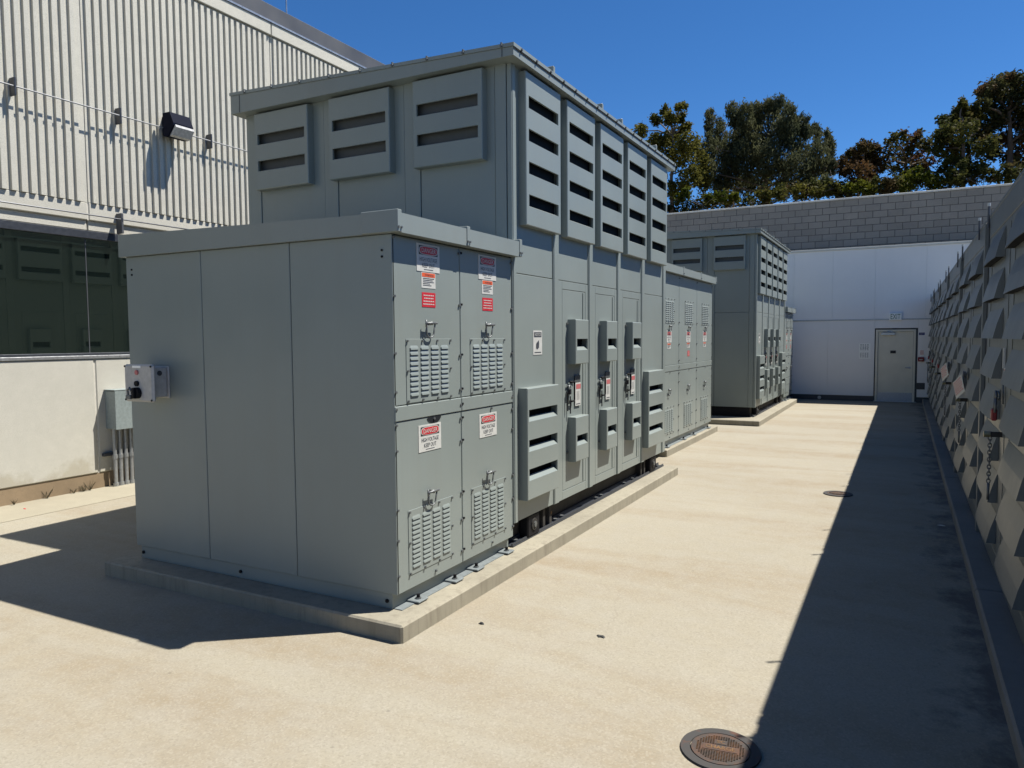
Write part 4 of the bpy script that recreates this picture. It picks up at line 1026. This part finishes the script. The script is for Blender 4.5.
# ------------------------------------------------------------------ trees beyond the block wall
def at(px, py, Y):
    d = cf + cr * ((px - 512) / FPX) - cu * ((py - 384) / FPX)
    return Vector((0, 0, CAM_H)) + d * (Y / d.y)
def crown_mesh(clumps, leaf, nper, seed, mat, droop=False, dens=1.0):
    g = np.random.default_rng(seed); C = []; 
    for (c, rx, rz) in clumps:
        n = max(3, int(nper * dens * (rx * rz) ** .5 * 3.2))
        q = g.normal(size=(n, 3)); q /= np.linalg.norm(q, axis=1)[:, None]; q *= g.uniform(.25, 1.0, (n, 1)) ** .5
        cen = np.array(c) + q * np.array([rx, (rx + rz) * .55, rz])
        C.append(np.c_[cen, np.full(n, min(rx, rz))])
    C = np.vstack(C); V = []; 
    k = 26 if not droop else 34
    sub = np.repeat(C, k, axis=0); n = len(sub)
    r = np.clip(sub[:, 3:4] * .42, .10, .42)
    o = g.normal(size=(n, 3)) * r * .62
    if droop: o *= np.array([.8, .8, 1.15])
    pos = sub[:, :3] + o
    if droop:
        a = np.c_[g.normal(0, .5, n) + .1, g.normal(0, .5, n), g.uniform(.3, 1.0, n)]; a /= np.linalg.norm(a, axis=1)[:, None]
        b = np.cross(a, g.normal(size=(n, 3))); b /= np.linalg.norm(b, axis=1)[:, None]
        L = leaf * g.uniform(.8, 1.7, (n, 1)); W = leaf * .34 * g.uniform(.7, 1.3, (n, 1))
    else:
        a = g.normal(size=(n, 3)); a[:, 2] *= .6; a /= np.linalg.norm(a, axis=1)[:, None]
        b = np.cross(a, g.normal(size=(n, 3))); b /= np.linalg.norm(b, axis=1)[:, None]
        L = leaf * g.uniform(.6, 1.3, (n, 1)); W = L * .55
    P = np.stack([pos - a * L * .5, pos + b * W * .5 + a * L * .05, pos + a * L * .5, pos - b * W * .5 + a * L * .05], axis=1).reshape(-1, 3)
    me = bpy.data.meshes.new('crown'); me.vertices.add(len(P)); me.vertices.foreach_set('co', P.ravel())
    me.loops.add(len(P)); me.loops.foreach_set('vertex_index', np.arange(len(P), dtype=np.int32))
    me.polygons.add(n); me.polygons.foreach_set('loop_start', np.arange(0, len(P), 4, dtype=np.int32)); me.polygons.foreach_set('loop_total', np.full(n, 4, dtype=np.int32))
    me.materials.append(MATS[mat]); me.update(); me.validate(); return me
def tree(name, label, Y, base_px, clumps_px, mat, leaf, nper, seed, droop=False, spread=1.2, group='trees beyond the block wall', cat='tree', trunk_r=.16, zbase=4.6):
    rng = random.Random(seed); cl = []
    sc_ = (at(800, 150, Y) - at(801, 150, Y)).length
    for (px, py, rx, ry) in clumps_px:
        c = at(px, py, Y); dy = rng.uniform(-spread, spread); k = (Y + dy) / Y
        c = Vector((c.x * k, Y + dy, CAM_H + (c.z - CAM_H) * k)); cl.append((c, rx * sc_, ry * sc_))
    b = at(base_px, 190, Y); base = Vector((b.x, Y, zbase))
    e = thing(name, base, label, cat, group)
    mb = MB(); top = max(c.z for c, _, _ in cl); cxm = sum(c.x for c, _, _ in cl) / len(cl)
    spine = []; nS = 6
    for i in range(nS + 1):
        f = i / nS; spine.append(Vector(((cxm - base.x) * f * .7 + rng.uniform(-.12, .12) * f, rng.uniform(-.15, .15) * f, (top - base.z) * .86 * f)))
    tube(mb, spine, [trunk_r * (1 - .8 * i / nS) for i in range(nS + 1)], 7); obj('trunk', mb, 'bark', e)
    for (c, rx, rz) in cl:
        t_ = c - base; f = max(.12, min(.95, (t_.z - .25 * (abs(t_.x) + abs(t_.y))) / max(.1, (top - base.z) * .86))); k = f * nS; i = min(int(k), nS - 1); s = spine[i].lerp(spine[i + 1], k - i)
        mid = s.lerp(t_, .5) + Vector((rng.uniform(-.1, .1), rng.uniform(-.1, .1), rng.uniform(.0, .15)))
        mb = MB(); tube(mb, [s, mid, t_], [trunk_r * .32 * (1 - .5 * f), trunk_r * .2, .012], 5); 
        for q in range(3):
            d = Vector((rng.uniform(-1, 1) * rx, rng.uniform(-.6, .6) * rx, rng.uniform(-.2, 1) * rz)); tube(mb, [t_.lerp(mid, .3), t_ + d * .8], [.02, .006], 4)
        obj('limb', mb, 'bark', e)
    if mat:
        o = link(bpy.data.objects.new('crown', crown_mesh([(c - base, rx, rz) for c, rx, rz in cl], leaf, nper, seed, mat, droop)), e)
    return e
tree('broadleaf_tree', 'olive-green leafy tree right behind the tall cabinet roof', 33, 672, [(681, 107, 6, 5), (665, 111, 6, 6), (656, 120, 7, 6), (671, 118, 8, 7), (680, 117, 6, 6), (640, 131, 9, 7), (684, 129, 8, 6),
     (671, 138, 13, 10), (686, 143, 13, 11), (661, 140, 12, 10), (697, 149, 9, 9), (680, 158, 15, 12), (700, 165, 10, 11), (688, 176, 15, 12), (652, 150, 12, 11), (660, 166, 14, 14), (676, 190, 16, 10), (704, 182, 9, 10)], 'leaf_olive', .15, 22, 1)
tree('pine_tree', 'large dark feathery tree in the middle above the block wall', 36, 765, [(710, 122, 5, 17), (720, 136, 8, 20), (733, 115, 8, 12), (745, 118, 8, 16), (755, 122, 8, 20), (720, 162, 12, 20), (735, 150, 11, 24), (748, 158, 13, 24),
     (768, 108, 9, 9), (757, 115, 7, 14), (780, 110, 8, 13), (790, 115, 6, 12), (800, 124, 6, 9), (808, 127, 5, 12), (816, 134, 5, 12), (827, 140, 4, 10), (831, 150, 4, 13), (775, 132, 17, 17), (795, 142, 15, 18), (815, 154, 12, 15),
     (768, 160, 15, 18), (797, 166, 15, 15), (820, 168, 10, 11), (833, 166, 5, 8), (757, 150, 11, 22), (745, 184, 13, 13), (785, 188, 12, 8), (722, 188, 12, 12), (806, 186, 12, 10), (826, 186, 8, 9), (709, 148, 8, 14), (708, 172, 9, 16), (730, 172, 12, 18), (762, 180, 12, 14), (781, 172, 12, 14), (786, 128, 12, 12), (742, 136, 9, 14)], 'leaf_needle', .145, 27, 2, droop=True)
# leafless sapling
rng = random.Random(21); b = at(846, 190, 34.5); e = thing('bare_sapling', (b.x, 34.5, 4.6), 'thin bare sapling between the dark tree and the reddish tree', 'tree', 'trees beyond the block wall')
mb = MB(); tube(mb, [(0, 0, 0), (.05, 0, 1.6), (-.05, .05, 3.0)], [.05, .035, .02], 6); obj('trunk', mb, 'twig', e)
mb = MB()
for q in range(16):
    s = Vector((0, 0, 1.6 + q * .1)); a = rng.uniform(-1, 1); tube(mb, [s, s + Vector((a * .5, rng.uniform(-.3, .3), .9)), s + Vector((a * .75 + rng.uniform(-.1, .1), rng.uniform(-.3, .3), 1.6 + rng.uniform(-.3, .3)))], [.014, .010, .004], 4)
obj('twigs', mb, 'twig', e)
tree('reddish_tree', 'reddish-brown round tree right of the bare sapling', 34, 862, [(865, 147, 7, 6), (875, 149, 5, 5), (850, 157, 9, 7), (862, 159, 11, 9), (873, 160, 8, 9), (845, 167, 7, 8), (858, 174, 13, 11), (872, 173, 8, 10), (862, 186, 12, 7)], 'leaf_rust', .145, 22, 3)
tree('sparse_tree', 'thin see-through tree with rusty tips in mid row', 35, 898, [(895, 137, 4, 3), (905, 135, 4, 3), (890, 149, 9, 9), (903, 148, 9, 9), (915, 140, 7, 6), (925, 145, 9, 8), (912, 157, 11, 9), (897, 163, 10, 9), (926, 160, 9, 10), (921, 133, 3, 3), (886, 163, 6, 7), (908, 174, 9, 7)], 'leaf_mixed', .15, 12, 4)
tree('leafy_tree', 'pointed dark green tree left of the tallest tree', 33, 962, [(963, 103, 3, 5), (960, 111, 7, 6), (941, 121, 6, 4), (955, 120, 9, 8), (972, 112, 6, 6), (977, 119, 9, 10), (960, 131, 15, 11), (942, 134, 7, 7), (981, 134, 8, 9), (945, 149, 13, 11), (965, 150, 15, 11), (985, 146, 9, 9), (950, 165, 12, 8), (972, 166, 12, 8)], 'leaf_green', .145, 22, 5)
tree('tall_tree', 'tallest tree with rusty lower foliage at the right frame edge', 34.5, 1008, [(985, 92, 7, 7), (1005, 82, 12, 8), (993, 88, 10, 9), (1020, 80, 12, 8), (981, 105, 7, 6), (1000, 104, 14, 13), (1018, 100, 14, 14), (1010, 118, 15, 10), (995, 120, 9, 8), (1026, 119, 12, 13), (1042, 95, 16, 20),
     (1004, 138, 7, 8), (1022, 143, 10, 10), (1042, 130, 16, 20), (992, 152, 6, 8), (1012, 160, 8, 8), (1030, 164, 10, 10)], 'leaf_redgreen', .145, 22, 6, trunk_r=.22)
for k, (Y, bx, cl, lab) in enumerate(((31, 858, [(850, 188, 6, 5), (862, 187, 8, 6), (870, 190, 6, 4)], 'bright yellow-green bush under the reddish tree'),
      (31.5, 918, [(914, 175, 8, 7), (925, 178, 9, 6), (905, 184, 9, 6), (936, 182, 9, 6)], 'yellow-green bush on the block wall under the sparse tree'),
      (30.5, 888, [(880, 184, 7, 6), (892, 184, 8, 6), (886, 190, 8, 5)], 'dark low bush between the two yellow-green bushes'),
      (31, 700, [(685, 194, 8, 6), (678, 199, 8, 5), (710, 197, 6, 5), (722, 196, 7, 6), (733, 199, 6, 5)], 'yellow-green bush under the olive tree on the block wall'),
      (32.5, 880, [(845, 196, 10, 8), (868, 192, 10, 9), (890, 186, 9, 9), (905, 184, 10, 9), (925, 178, 9, 9), (945, 182, 10, 8), (960, 178, 10, 9)], 'long dark thicket low along the block wall under the mid-row trees'),
      (33, 740, [(672, 212, 10, 8), (688, 209, 10, 9), (702, 204, 9, 11), (715, 202, 9, 11), (730, 200, 10, 12), (748, 202, 10, 10), (765, 196, 10, 12), (782, 192, 9, 10), (800, 192, 9, 10), (815, 190, 9, 10), (828, 188, 8, 9), (838, 190, 7, 8)], 'long dark thicket low along the block wall under the feathery tree'),
      (31.5, 975, [(955, 175, 8, 7), (968, 178, 10, 7), (983, 174, 8, 8), (1000, 174, 9, 8), (1016, 172, 9, 9)], 'dark green bush under the tallest tree'),
      (32, 790, [(765, 196, 9, 6), (780, 194, 8, 6), (800, 192, 8, 6), (818, 192, 8, 6), (835, 188, 7, 6)], 'low olive bush under the large feathery tree'))):
    tree('bush', lab, Y, bx, cl, 'leaf_bush' if k in (0, 1, 3) else ('leaf_green' if k != 7 else 'leaf_olive'), .14, 16, 30 + k, spread=.5, group='bushes beyond the block wall', cat='bush', trunk_r=.05)
